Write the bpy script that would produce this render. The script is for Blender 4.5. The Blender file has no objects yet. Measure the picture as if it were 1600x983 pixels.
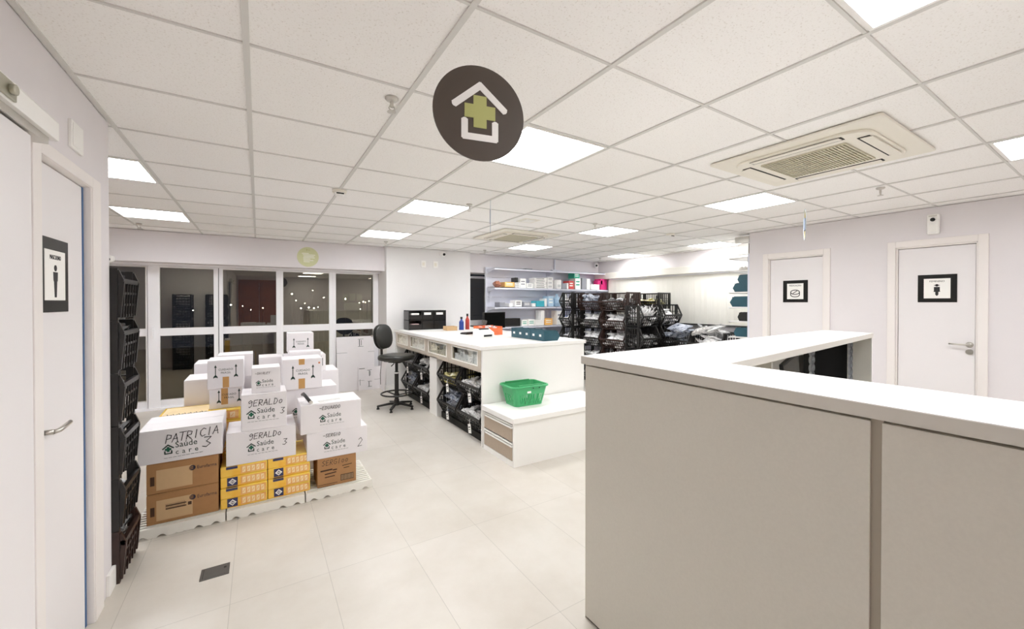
import bpy, math, random
from mathutils import Vector, Matrix
R = math.radians
scene = bpy.context.scene
col = scene.collection
CE = 2.503          # ceiling height
X0, Y0, SY = -0.6659, 1.8151, 0.625   # ceiling grid origin and pitch

# ------------------------------------------------------------------ materials
def mat(name, c, rough=.6, metal=0., var=0., vscale=8., bump=0., bscale=60., spec=.5, c2=None, alpha=1., coat=0.):
    m = bpy.data.materials.new(name); m.use_nodes = True
    nt = m.node_tree; b = nt.nodes['Principled BSDF']
    b.inputs['Base Color'].default_value = (*c, 1); b.inputs['Roughness'].default_value = rough
    b.inputs['Metallic'].default_value = metal; b.inputs['Specular IOR Level'].default_value = spec
    b.inputs['Coat Weight'].default_value = coat
    b.inputs['Alpha'].default_value = alpha
    tc = nt.nodes.new('ShaderNodeTexCoord')
    if var or c2:
        n = nt.nodes.new('ShaderNodeTexNoise'); n.inputs['Scale'].default_value = vscale; n.inputs['Detail'].default_value = 5
        r = nt.nodes.new('ShaderNodeValToRGB')
        a = c2 if c2 else tuple(max(0, x * (1 - var)) for x in c)
        r.color_ramp.elements[0].color = (*a, 1); r.color_ramp.elements[1].color = (*c, 1)
        r.color_ramp.elements[0].position = .35; r.color_ramp.elements[1].position = .65
        nt.links.new(tc.outputs['Object'], n.inputs['Vector']); nt.links.new(n.outputs['Fac'], r.inputs['Fac'])
        nt.links.new(r.outputs['Color'], b.inputs['Base Color'])
    if bump:
        n2 = nt.nodes.new('ShaderNodeTexNoise'); n2.inputs['Scale'].default_value = bscale; n2.inputs['Detail'].default_value = 3
        bp = nt.nodes.new('ShaderNodeBump'); bp.inputs['Strength'].default_value = bump; bp.inputs['Distance'].default_value = .004
        nt.links.new(tc.outputs['Object'], n2.inputs['Vector']); nt.links.new(n2.outputs['Fac'], bp.inputs['Height'])
        nt.links.new(bp.outputs['Normal'], b.inputs['Normal'])
    return m
def s2l(*rgb):
    return tuple((x / 255 / 12.92) if x <= 10 else ((x / 255 + .055) / 1.055) ** 2.4 for x in rgb)
def emit(name, c, s):
    m = bpy.data.materials.new(name); m.use_nodes = True; nt = m.node_tree; nt.nodes.clear()
    e = nt.nodes.new('ShaderNodeEmission'); e.inputs[0].default_value = (*c, 1); e.inputs[1].default_value = s
    o = nt.nodes.new('ShaderNodeOutputMaterial'); nt.links.new(e.outputs[0], o.inputs[0]); return m
def glass(name, tint=(1, 1, 1), sheets=2., rough=0.):
    m = bpy.data.materials.new(name); m.use_nodes = True; nt = m.node_tree; nt.nodes.clear()
    t = nt.nodes.new('ShaderNodeBsdfTransparent'); t.inputs[0].default_value = (*tint, 1)
    g = nt.nodes.new('ShaderNodeBsdfGlossy'); g.inputs['Roughness'].default_value = rough; g.inputs[0].default_value = (.97, .89, .70, 1)
    f0 = nt.nodes.new('ShaderNodeFresnel'); f0.inputs[0].default_value = 1.5
    ge = nt.nodes.new('ShaderNodeNewGeometry'); iv = nt.nodes.new('ShaderNodeMath'); iv.operation = 'SUBTRACT'; iv.inputs[0].default_value = 1
    nt.links.new(ge.outputs['Backfacing'], iv.inputs[1])        # thin sheet: all its surfaces counted once, on the side the ray enters
    k0 = nt.nodes.new('ShaderNodeMath'); k0.operation = 'MULTIPLY'; k0.inputs[1].default_value = sheets
    f = nt.nodes.new('ShaderNodeMath'); f.operation = 'MULTIPLY'; f.use_clamp = True
    nt.links.new(f0.outputs[0], k0.inputs[0]); nt.links.new(k0.outputs[0], f.inputs[0]); nt.links.new(iv.outputs[0], f.inputs[1])
    x = nt.nodes.new('ShaderNodeMixShader'); o = nt.nodes.new('ShaderNodeOutputMaterial')
    nt.links.new(f.outputs[0], x.inputs[0]); nt.links.new(t.outputs[0], x.inputs[1]); nt.links.new(g.outputs[0], x.inputs[2])
    nt.links.new(x.outputs[0], o.inputs[0]); return m
def floor_mat():
    m = mat('floor_porcelain', s2l(226, 220, 209), rough=.33, spec=.4)
    nt = m.node_tree; b = nt.nodes['Principled BSDF']; L = nt.links.new
    g = nt.nodes.new('ShaderNodeNewGeometry')
    mp = nt.nodes.new('ShaderNodeMapping'); mp.inputs['Location'].default_value = (.13, -2.5, 0)
    L(g.outputs['Position'], mp.inputs['Vector'])
    br = nt.nodes.new('ShaderNodeTexBrick'); br.offset = 0; br.squash = 1
    br.inputs['Scale'].default_value = 1; br.inputs['Brick Width'].default_value = .465; br.inputs['Row Height'].default_value = .93
    br.inputs['Mortar Size'].default_value = .0013; br.inputs['Mortar Smooth'].default_value = 0
    br.inputs['Color1'].default_value = (*s2l(208, 203, 194), 1); br.inputs['Color2'].default_value = (*s2l(213, 208, 200), 1)
    br.inputs['Mortar'].default_value = (*s2l(180, 176, 168), 1); br.inputs['Bias'].default_value = 0
    L(mp.outputs[0], br.inputs['Vector'])
    n = nt.nodes.new('ShaderNodeTexNoise'); n.inputs['Scale'].default_value = 2.2; n.inputs['Detail'].default_value = 7
    n.inputs['Roughness'].default_value = .65
    L(g.outputs['Position'], n.inputs['Vector'])
    r = nt.nodes.new('ShaderNodeValToRGB'); r.color_ramp.elements[0].position = .3; r.color_ramp.elements[1].position = .62
    r.color_ramp.elements[0].color = (.90, .885, .86, 1); r.color_ramp.elements[1].color = (1, 1, 1, 1)
    L(n.outputs['Fac'], r.inputs['Fac'])
    mx = nt.nodes.new('ShaderNodeMix'); mx.data_type = 'RGBA'; mx.blend_type = 'MULTIPLY'; mx.inputs['Factor'].default_value = 1
    L(br.outputs['Color'], mx.inputs[6]); L(r.outputs['Color'], mx.inputs[7]); L(mx.outputs[2], b.inputs['Base Color'])
    return m
def tile_mat():
    m = mat('ceiling_mineral_tile', s2l(232, 227, 221), rough=.95, spec=.1)
    nt = m.node_tree; b = nt.nodes['Principled BSDF']; L = nt.links.new
    g = nt.nodes.new('ShaderNodeNewGeometry')
    n = nt.nodes.new('ShaderNodeTexNoise'); n.inputs['Scale'].default_value = 130; n.inputs['Detail'].default_value = 4
    L(g.outputs['Position'], n.inputs['Vector'])
    r = nt.nodes.new('ShaderNodeValToRGB'); r.color_ramp.elements[0].position = .30; r.color_ramp.elements[1].position = .42
    r.color_ramp.elements[0].color = (*s2l(228, 225, 220), 1); r.color_ramp.elements[1].color = (*s2l(247, 246, 244), 1)
    L(n.outputs['Fac'], r.inputs['Fac']); L(r.outputs['Color'], b.inputs['Base Color'])
    bp = nt.nodes.new('ShaderNodeBump'); bp.inputs['Strength'].default_value = .25; bp.inputs['Distance'].default_value = .003
    L(n.outputs['Fac'], bp.inputs['Height']); L(bp.outputs['Normal'], b.inputs['Normal'])
    return m
def packet_mat(name, light, dark, scale=14, pos=(.38, .56), rough=.25):
    m = mat(name, light, rough=rough)
    nt = m.node_tree; b = nt.nodes['Principled BSDF']; L = nt.links.new
    tc = nt.nodes.new('ShaderNodeTexCoord')
    n = nt.nodes.new('ShaderNodeTexNoise'); n.inputs['Scale'].default_value = scale; n.inputs['Detail'].default_value = 6
    n.inputs['Roughness'].default_value = .7; n.inputs['Distortion'].default_value = 1.2
    L(tc.outputs['Object'], n.inputs['Vector'])
    r = nt.nodes.new('ShaderNodeValToRGB'); r.color_ramp.elements[0].position, r.color_ramp.elements[1].position = pos
    r.color_ramp.elements[0].color = (*dark, 1); r.color_ramp.elements[1].color = (*light, 1)
    L(n.outputs['Fac'], r.inputs['Fac']); L(r.outputs['Color'], b.inputs['Base Color'])
    return m
WALL = mat('painted_wall', s2l(226, 222, 224), .85, var=.02, vscale=3, bump=.03, bscale=220)
WALLC = mat('column_paint', s2l(230, 229, 228), .85, var=.02, vscale=3)
FLOOR = floor_mat(); TILE = tile_mat()
TBAR = mat('ceiling_tbar', s2l(214, 213, 209), .5)
DOORW = mat('door_laminate', s2l(232, 229, 230), .55, var=.015, vscale=2)
TRIMW = mat('door_trim', s2l(236, 231, 228), .5, var=.02, vscale=3)
ALU = mat('white_aluminium', s2l(249, 249, 252), .35)
CHROME = mat('brushed_steel', (.62, .60, .56), .28, 1.)
GASK = mat('blue_gasket', s2l(64, 104, 152), .5)
GLASS = glass('window_glass', sheets=4.2)
CLEAR = glass('clear_acrylic', (.95, .97, .98))
BLK = mat('black_plastic', s2l(34, 32, 30), .38, var=.25, vscale=30)
BRN = mat('dark_brown_plastic', s2l(58, 38, 32), .38, var=.25, vscale=30)
BLKM = mat('matt_black', s2l(24, 24, 22), .6, var=.2, vscale=20)
SCREEN = mat('dark_screen', s2l(9, 9, 8), .8, spec=.06)
LEATH = mat('black_vinyl', s2l(38, 38, 34), .35, bump=.08, bscale=300)
WHITE = mat('white_laminate', s2l(240, 239, 236), .4, var=.01, vscale=4)
COUNT = mat('grey_beige_laminate', s2l(210, 207, 197), .5, var=.03, vscale=120, bump=.02, bscale=300)
TAUPE = mat('taupe_drawer', s2l(176, 160, 142), .5, var=.05, vscale=40)
BEIGE = mat('beige_drawer', s2l(202, 192, 178), .5, var=.03, vscale=30)
CARD = mat('white_cardboard', s2l(233, 230, 232), .7, var=.02, vscale=10, bump=.02, bscale=90)
KRAFT = mat('kraft_cardboard', s2l(172, 128, 84), .75, var=.06, vscale=25)
KRAFTL = mat('kraft_paper_label', s2l(205, 172, 130), .7, var=.03, vscale=25)
TAPE = mat('packing_tape', s2l(198, 152, 92), .3, var=.08, vscale=12)
INKG = mat('green_black_ink', s2l(38, 62, 54), .6)
INKG2 = mat('green_ink', s2l(20, 92, 70), .6)
INK = mat('black_ink', s2l(32, 32, 34), .6)
INKB = mat('navy_ink', s2l(30, 30, 52), .6)
INKBR = mat('brown_ink', s2l(70, 44, 26), .6)
YEL = mat('yellow_carton', s2l(252, 220, 96), .22, c2=s2l(246, 188, 62), vscale=7, coat=.5)
ORA = mat('orange_print', s2l(230, 160, 74), .3, c2=s2l(244, 196, 122), vscale=24, coat=.4)
CREAM = mat('cream_print', s2l(250, 226, 178), .3)
PALLET = mat('white_plastic_pallet', s2l(236, 234, 226), .45, var=.02, vscale=15)
GREEN = mat('green_plastic', s2l(66, 168, 108), .35, var=.06, vscale=12)
TEAL = mat('dark_teal_plastic', s2l(38, 84, 98), .4, var=.1, vscale=15)
SHELF = mat('pale_blue_steel', s2l(224, 226, 236), .4, var=.02, vscale=6)
BLIND = mat('cream_blind', s2l(243, 240, 230), .7, var=.015, vscale=5)
SIGNBR = mat('dark_brown_acrylic', s2l(76, 66, 58), .45)
SIGNBK = mat('black_acrylic', s2l(18, 17, 14), .3, spec=.3)
OLIVE = mat('olive_vinyl', s2l(176, 178, 112), .5)
PALEGR = mat('pale_green_vinyl', s2l(206, 208, 164), .5)
PAPER = mat('white_paper', s2l(245, 244, 240), .7)
ACW = mat('aircon_white', s2l(234, 230, 218), .45)
GRILL = mat('aircon_grille', s2l(206, 202, 180), .45)
DARK = mat('dark_recess', s2l(30, 29, 24), .8)
WOODD = mat('brown_wood_door', s2l(158, 92, 58), .5, var=.2, vscale=6)
CARPET = mat('night_ground', s2l(22, 22, 20), .9, var=.2, vscale=3)
PKW = packet_mat('white_packets', (.93, .93, .93), (.34, .34, .35), pos=(.34, .50))
PKB = packet_mat('blue_grey_packets', (.62, .66, .74), (.08, .10, .16))
PKY = packet_mat('yellow_green_packets', (.75, .74, .60), (.52, .44, .06), pos=(.42, .6))
PKD = packet_mat('dark_packets', (.45, .45, .45), (.03, .03, .03))
LAMP = emit('panel_diffuser', (.97, .98, 1), 9.0)
CITY = emit('city_lamp', (1, .84, .58), 40.)

# ------------------------------------------------------------------ mesh builder
class MB:
    def __init__(s): s.v = []; s.f = []; s.M = Matrix.Identity(4)
    def add(s, vs, fs):
        n = len(s.v); s.v += [s.M @ Vector(p) for p in vs]; s.f += [tuple(i + n for i in f) for f in fs]; return s
    def box(s, x0, x1, y0, y1, z0, z1):
        return s.add([(x0, y0, z0), (x1, y0, z0), (x1, y1, z0), (x0, y1, z0), (x0, y0, z1), (x1, y0, z1), (x1, y1, z1), (x0, y1, z1)],
                     [(0, 3, 2, 1), (4, 5, 6, 7), (0, 1, 5, 4), (1, 2, 6, 5), (2, 3, 7, 6), (3, 0, 4, 7)])
    def prism(s, poly, ax, lo, hi):
        """poly: 2-D points in the two axes other than ax (in x,y,z order)"""
        n = len(poly)
        def P(p, t):
            return {'x': (t, p[0], p[1]), 'y': (p[0], t, p[1]), 'z': (p[0], p[1], t)}[ax]
        return s.add([P(p, lo) for p in poly] + [P(p, hi) for p in poly],
                     [tuple(range(n))[::-1], tuple(range(n, 2 * n))] + [(i, (i + 1) % n, n + (i + 1) % n, n + i) for i in range(n)])
    def bar(s, a, b, w, h=None):
        """square bar from a to b"""
        a, b = Vector(a), Vector(b); h = h or w; d = (b - a).normalized()
        u = d.cross(Vector((0, 0, 1)))
        if u.length < 1e-3: u = Vector((1, 0, 0))
        u.normalize(); t = u.cross(d); u = u * w / 2; t = t * h / 2
        return s.add([a - u - t, a + u - t, a + u + t, a - u + t, b - u - t, b + u - t, b + u + t, b - u + t],
                     [(0, 3, 2, 1), (4, 5, 6, 7), (0, 1, 5, 4), (1, 2, 6, 5), (2, 3, 7, 6), (3, 0, 4, 7)])
    def cyl(s, a, b, r, r2=None, n=16):
        a, b = Vector(a), Vector(b); r2 = r if r2 is None else r2; d = (b - a).normalized()
        u = d.orthogonal().normalized(); t = d.cross(u)
        c = [(math.cos(2 * math.pi * i / n), math.sin(2 * math.pi * i / n)) for i in range(n)]
        return s.add([a + (u * x + t * y) * r for x, y in c] + [b + (u * x + t * y) * r2 for x, y in c],
                     [tuple(range(n))[::-1], tuple(range(n, 2 * n))] + [(i, (i + 1) % n, n + (i + 1) % n, n + i) for i in range(n)])
    def lathe(s, prof, n=20, o=(0, 0, 0)):
        k = len(prof); vs = []; fs = []
        for i in range(n):
            a = 2 * math.pi * i / n
            vs += [(o[0] + r * math.cos(a), o[1] + r * math.sin(a), o[2] + z) for r, z in prof]
        for i in range(n):
            j = (i + 1) % n
            fs += [(i * k + q, j * k + q, j * k + q + 1, i * k + q + 1) for q in range(k - 1)]
        return s.add(vs, fs)
    def tube(s, pts, r, n=8, closed=False):
        pts = [Vector(p) for p in pts]; m = len(pts); vs = []; fs = []
        for i, p in enumerate(pts):
            q0 = pts[(i - 1) % m] if (closed or i) else p; q1 = pts[(i + 1) % m] if (closed or i < m - 1) else p
            d = (q1 - q0).normalized(); u = d.cross(Vector((.13, .27, .95)))
            u = u.normalized() if u.length > 1e-3 else d.orthogonal().normalized(); t = d.cross(u)
            vs += [p + (u * math.cos(2 * math.pi * k / n) + t * math.sin(2 * math.pi * k / n)) * r for k in range(n)]
        for i in range(m if closed else m - 1):
            j = (i + 1) % m
            fs += [(i * n + k, i * n + (k + 1) % n, j * n + (k + 1) % n, j * n + k) for k in range(n)]
        if not closed: fs += [tuple(range(n))[::-1], tuple(range((m - 1) * n, m * n))]
        return s.add(vs, fs)
    def stroke(s, pts, w, t=.0008):
        """flat ribbon in local XZ, lying on y=0, facing -y"""
        for a, b in zip(pts, pts[1:]):
            a, b = Vector((a[0], a[1])), Vector((b[0], b[1])); d = b - a
            if d.length < 1e-6: continue
            n = Vector((-d.y, d.x)).normalized() * w / 2; e = d.normalized() * w * .3
            q = [a - e - n, b + e - n, b + e + n, a - e + n]
            s.prism([(p.x, p.y) for p in q], 'y', -t, 0)
        return s
    def poly(s, pts, t=.0008): return s.prism(pts, 'y', -t, 0)
    def disc(s, cx, cz, r, n=24, t=.0008): return s.poly([(cx + r * math.cos(2 * math.pi * i / n), cz + r * math.sin(2 * math.pi * i / n)) for i in range(n)], t)
    def ring(s, cx, cz, r, w, n=24, t=.0008):
        p = [(cx + r * math.cos(2 * math.pi * i / n), cz + r * math.sin(2 * math.pi * i / n)) for i in range(n + 1)]
        return s.stroke(p, w, t)
    def text(s, body, size, cx, cz, align='CENTER', t=.0008, sx=1., track=1.):
        cu = bpy.data.curves.new('t', 'FONT'); cu.body = body; cu.size = size; cu.align_x = align; cu.extrude = t / 2
        cu.space_character = track; cu.resolution_u = 2
        o = bpy.data.objects.new('t', cu); col.objects.link(o)
        me = bpy.data.meshes.new_from_object(o.evaluated_get(bpy.context.evaluated_depsgraph_get()))
        s.add([(cx + v.co.x * sx, -t / 2 - v.co.z, cz + v.co.y) for v in me.vertices], [tuple(p.vertices) for p in me.polygons])
        bpy.data.objects.remove(o); bpy.data.curves.remove(cu); bpy.data.meshes.remove(me); return s
    def build(s, name, m, parent=None, bevel=0, smooth=False, seg=2):
        o = (0, 0, 0)
        if parent is not None:
            q = parent; o = Vector((0, 0, 0))
            while q is not None: o = o + q.location; q = q.parent
        me = bpy.data.meshes.new(name)
        o = Vector(o); me.from_pydata([tuple(p - o) for p in s.v], [], s.f); me.update()
        if smooth:
            for p in me.polygons: p.use_smooth = True
        ob = bpy.data.objects.new(name, me); col.objects.link(ob); me.materials.append(m)
        if parent is not None: ob.parent = parent
        if bevel:
            b = ob.modifiers.new('bevel', 'BEVEL'); b.width = bevel; b.segments = seg; b.limit_method = 'ANGLE'; b.angle_limit = R(40)
        return ob
def tag(o, label=None, cat=None, group=None, kind=None):
    if label: o['label'] = label
    if cat: o['category'] = cat
    if group: o['group'] = group
    if kind: o['kind'] = kind
    return o
def thing(name, label, cat, loc=(0, 0, 0), group=None, kind=None):
    o = bpy.data.objects.new(name, None); o.empty_display_size = .1; col.objects.link(o); o.location = loc
    return tag(o, label, cat, group, kind)
def one(mb, name, m, label, cat, group=None, kind=None, **k):
    """a thing that is one mesh: origin moved to the base centre"""
    xs = [p.x for p in mb.v]; ys = [p.y for p in mb.v]; zs = [p.z for p in mb.v]
    c = Vector(((min(xs) + max(xs)) / 2, (min(ys) + max(ys)) / 2, min(zs)))
    mb.v = [p - c for p in mb.v]; o = mb.build(name, m, **k); o.location = c
    return tag(o, label, cat, group, kind)
def struct(mb, name, m, parent=None, **k):
    o = mb.build(name, m, parent, **k)
    if parent is None: o['kind'] = 'structure'
    return o
def shell(name):
    o = bpy.data.objects.new(name, None); col.objects.link(o); o['kind'] = 'structure'; return o
def copy_tree(o, parent=None):
    c = o.copy(); col.objects.link(c)
    if parent is not None: c.parent = parent
    for ch in list(o.children): copy_tree(ch, c)
    return c
def rotz(a): return Matrix.Rotation(a, 4, 'Z')
def tr(*p): return Matrix.Translation(p)

# ------------------------------------------------------------------ the room shell
H = CE
struct(MB().box(-2.9, 7.1, -2.7, 7.75, -.1, 0), 'floor', FLOOR)
struct(MB().box(-2.9, 7.1, -2.7, 7.75, H + .006, H + .1), 'ceiling', TILE)
def gx(i):   # runner positions across the room
    return X0 + .631 * min(i, 7) + .612 * max(0, i - 7)
def gy(j): return Y0 + SY * j
g = MB()
for i in range(-4, 13): g.box(gx(i) - .011, gx(i) + .011, -2.6, 7.2, H - .001, H + .008)
for j in range(-7, 9): g.box(-2.8, 7.0, gy(j) - .006, gy(j) + .006, H, H + .008)
struct(g, 'trim_1', TBAR)     # the exposed T-bar grid
# left wall with its two doorways
wl = MB()
wl.box(-.80, -.68, -2.6, 1.2, 0, H).box(-.80, -.68, 1.2, 1.75, 2.07, H).box(-.80, -.68, 1.75, 2.165, 0, H)
wl.box(-.80, -.68, 2.165, 2.72, 2.09, H).box(-.80, -.68, 2.72, 3.0, 0, H)
wl.box(-2.8, -.80, 2.90, 3.0, 0, H)
struct(wl, 'wall_left', WALL)
struct(MB().box(-2.9, -2.8, -2.7, 7.75, 0, H), 'wall_far_left', WALL)
struct(MB().box(-2.8, 7.1, -2.7, -2.6, 0, H), 'wall_back', WALL)
# far wall: soffit over the glazing, column, right part
struct(MB().box(-2.8, 1.88, 7.18, 7.75, 2.085, H).box(3.47, 4.25, 7.2, 7.75, 2.13, H).box(4.25, 7.1, 7.2, 7.75, 0, H), 'wall_front', WALL)
struct(MB().box(1.87, 3.47, 7.06, 7.75, 0, H), 'wall_column', WALLC)
# right side: near wall with doors, return, far window wall
wr = MB()
wr.box(5.80, 5.92, -2.6, .88, 0, H).box(5.80, 5.92, .88, 1.52, 2.135, H).box(5.80, 5.92, 1.52, 2.12, 0, H)
wr.box(5.80, 5.92, 2.12, 2.80, 2.135, H).box(5.80, 5.92, 2.80, 3.03, 0, H).box(5.92, 7.0, 2.93, 3.03, 0, H)
struct(wr, 'wall_right', WALL)
struct(MB().box(6.97, 7.1, 3.03, 7.2, 0, H), 'wall_far_right', WALL)
struct(MB().box(6.80, 6.97, 3.03, 7.2, 2.075, 2.215), 'trim_2', BLIND, bevel=.01)
struct(MB().box(-.68, -.664, 2.90, 3.015, 0, .11), 'baseboard_left', WHITE, bevel=.003)
struct(MB().box(5.785, 5.80, 1.56, 2.08, 0, .1).box(5.785, 5.80, -2.6, .84, 0, .1).box(5.785, 5.80, 2.84, 3.03, 0, .1), 'baseboard_right', WHITE)
struct(MB().box(1.87, 3.47, 7.045, 7.06, 0, .1).box(1.855, 1.87, 7.06, 7.6, 0, .1), 'baseboard_column', WHITE)

# doors -------------------------------------------------------------
def lever(parent, M, s=1):
    h = MB(); h.M = M
    h.cyl((0, 0, 0), (0, -.01, 0), .026, n=24).cyl((0, -.01, 0), (0, -.05, 0), .010)
    h.tube([(0, -.05, 0), (-.02 * s, -.058, 0), (-.05 * s, -.058, .001), (-.13 * s, -.056, .004)], .0085, 10)
    return h.build('handle', CHROME, parent, smooth=True)
# door_1: toilet door in the left wall (wall faces +x)
d = shell('door_1')
struct(MB().box(-.74, -.70, 2.17, 2.68, 0, 2.078), 'leaf', DOORW, d, bevel=.002)
fr = MB()
fr.box(-.78, -.672, 2.70, 2.735, 0, 2.10).box(-.78, -.672, 2.165, 2.72, 2.083, 2.10).box(-.78, -.672, 2.15, 2.165, 0, 2.10)
fr.box(-.682, -.667, 2.705, 2.82, 0, 2.137).box(-.682, -.667, 2.165, 2.705, 2.085, 2.137).box(-.682, -.667, 2.095, 2.165, 0, 2.137)
struct(fr, 'frame', TRIMW, d, bevel=.003)
struct(MB().box(-.742, -.6985, 2.682, 2.698, 0, 2.08), 'seal_strip', GASK, d)
lever(d, tr(-.70, 2.19, 1.055) @ rotz(R(90)), -1)
# door_2: sliding door hung in front of the left wall
d = shell('door_2')
struct(MB().box(-.645, -.61, 1.05, 1.905, .01, 2.07), 'leaf', DOORW, d, bevel=.002)
tk = MB().box(-.66, -.585, .4, 2.035, 2.098, 2.16).prism([(-.66, 2.16), (-.585, 2.16), (-.60, 2.18), (-.66, 2.18)], 'y', .4, 2.035)
struct(tk, 'track_cover', WHITE, d, bevel=.002)
struct(MB().box(-.64, -.60, .4, 2.0, 2.075, 2.10), 'rail', CHROME, d)
sb = MB().box(-.586, -.578, 1.6, 1.725, 2.105, 2.155)
sb.cyl((-.579, 1.69, 2.13), (-.566, 1.69, 2.13), .015, n=20)
struct(sb, 'end_stop', mat('olive_steel', (.45, .44, .36), .35, .9), d, bevel=.003)
# door_3 (left one on the right wall) and door_4: right wall faces -x
def right_door(name, y0, y1, handle):
    d = shell(name)
    struct(MB().box(5.815, 5.855, y0, y1, 0, 2.10), 'leaf', DOORW, d, bevel=.002)
    f = MB()
    for (a, b, z0, z1) in ((y0 - .035, y0 - .004, 0, 2.135), (y1 + .004, y1 + .035, 0, 2.135), (y0 - .035, y1 + .035, 2.106, 2.135)): f.box(5.80, 5.9, a, b, z0, z1)
    for (a, b, z0, z1) in ((y0 - .085, y0 - .018, 0, 2.185), (y1 + .018, y1 + .085, 0, 2.185), (y0 - .018, y1 + .018, 2.12, 2.185)): f.box(5.782, 5.80, a, b, z0, z1)
    struct(f, 'frame', TRIMW, d, bevel=.003)
    if handle:
        lever(d, tr(5.815, y0 + .035, 1.13) @ rotz(R(-90)), 1)
        k = MB(); k.cyl((5.815, y0 + .035, 1.06), (5.80, y0 + .035, 1.06), .026, n=24).cyl((5.80, y0 + .035, 1.06), (5.796, y0 + .035, 1.06), .010, n=16)
        k.build('lock_rosette', CHROME, d, smooth=False)
right_door('door_3', 2.17, 2.76, False)
right_door('door_4', .93, 1.48, True)
# brown double door and notices behind the camera (they show in the glass)
d = shell('door_5')
for a in (-.55, .03): struct(MB().box(a, a + .57, -2.6, -2.56, 0, 2.3), 'leaf', WOODD, d, bevel=.004)
struct(MB().box(-.62, -.55, -2.6, -2.55, 0, 2.37).box(.60, .67, -2.6, -2.55, 0, 2.37).box(-.62, .67, -2.6, -2.55, 2.3, 2.37), 'frame', WOODD, d)

# glazing at y = 7.6 --------------------------------------------------
YG = 7.6
def pane(parent, x0, x1, z0, z1): MB().box(x0, x1, YG + .02, YG + .026, z0, z1).build('pane', GLASS, parent)
def window(name, x0, x1, jl, jr, y=YG, head=2.04, foot=.13, top=2.085):
    w = shell(name); f = MB()
    f.box(x0, x0 + jl, y, y + .06, 0, top).box(x1 - jr, x1, y, y + .06, 0, top)
    f.box(x0 + jl, x1 - jr, y + .004, y + .056, head, top).box(x0 + jl, x1 - jr, y + .004, y + .056, 0, foot)
    f.box(x0 + jl, x1 - jr, y + .008, y + .052, 1.055, 1.165)
    f.build('frame', ALU, w, bevel=.004)
    for a, b in ((foot, 1.055), (1.165, head)): pane(w, x0 + jl - .005, x1 - jr + .005, a - .005, b + .005)
    return w
w = window('window_1', -1.33, -.52, .13, .055)
k = MB().box(-1.29, -1.265, YG - .03, YG, 1.02, 1.19).box(-1.285, -1.27, YG - .05, YG - .03, 1.06, 1.15); k.build('latch', ALU, w, bevel=.004)
window('window_2', -.51, .295, .05, .05)
window('window_3', .295, 1.085, .05, .05)
window('window_4', 1.085, 1.865, .06, .09)
window('window_5', -2.8, -1.34, .06, .02, y=YG + .03)
w = window('window_6', 3.47, 4.25, .05, .05)
struct(MB().box(-1.9, 1.87, 7.45, 7.6, 2.06, 2.09), 'trim_3', ALU)      # sliding track under the soffit
struct(MB().box(-2.8, 1.87, 7.57, 7.70, 0, .025).box(3.47, 4.25, 7.57, 7.7, 0, .025), 'trim_4', ALU)
# outside: dark ground and distant city lamps
struct(MB().box(-60, 60, 7.9, 120, -9.1, -9.0), 'exterior_ground', CARPET)
random.seed(4)
lamp_px = [(-.21, 1.48), (-.10, 1.42), (.06, 1.45), (.47, 1.68), (.53, 1.57), (.78, 1.74), (.66, 1.52), (.72, 1.45), (.60, 1.44), (.86, 1.46), (.95, 1.62), (1.30, 1.60), (1.53, 1.53), (1.60, 1.55), (1.64, 1.54), (1.70, 1.56), (.80, 1.44), (1.55, 1.42), (-.82, 1.42), (-.36, 1.5)]
for k, (gx_, gz) in enumerate(lamp_px):
    Y = 62 + 14 * random.random(); q = Y / YG; x = gx_ * q; z = 1.54 + (gz - 1.54) * q
    t = thing('street_lamp', 'distant lit street lamp in the night beyond the glass', 'lamp', (x, Y, -9), 'distant lamps seen through the glass')
    MB().cyl((x, Y, -9), (x, Y, z), .025, n=6).build('pole', BLKM, t)
    s = .03 + .06 * random.random() ** 2
    MB().lathe([(0, -s), (s * .7, -s * .7), (s, 0), (s * .7, s * .7), (0, s)], 10, (x, Y, z)).build('lamp_head', CITY, t)
# ------------------------------------------------------------------ ceiling fixtures
def pnt(i, j): return gx(i), gy(j)
LP = [(3, 0, 'square lit ceiling panel next to the dark brown round sign'),
      (3, 3, 'lit ceiling panel beside a sprinkler in the middle of the ceiling'),
      (3, 6, 'small lit ceiling panel nearest the white column'),
      (-1, 3, 'lit ceiling panel cut off by the end of the left wall, nearer of two'),
      (-1, 6, 'lit ceiling panel above the black crates by the left glazing, farther of two'),
      (3, -3, 'brightest lit ceiling panel cut by the top edge of the photo'),
      (7, 0, 'lit ceiling panel beyond the large ceiling air conditioner'),
      (7, 3, 'lit ceiling panel with a sprinkler at its edge, left of the smoke sensor'),
      (7, 6, 'small lit ceiling panel behind the farther air conditioner'),
      (7, -3, 'lit ceiling panel at the right edge of the photo'),
      (11, 3, 'lit ceiling panel just left of the right wall end'),
      (11, 6, 'smallest lit ceiling panel near the far corner camera'),
      (3, -6, 'lit ceiling panel behind the camera, left of two'), (7, -6, 'lit ceiling panel behind the camera, right of two')]
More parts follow.
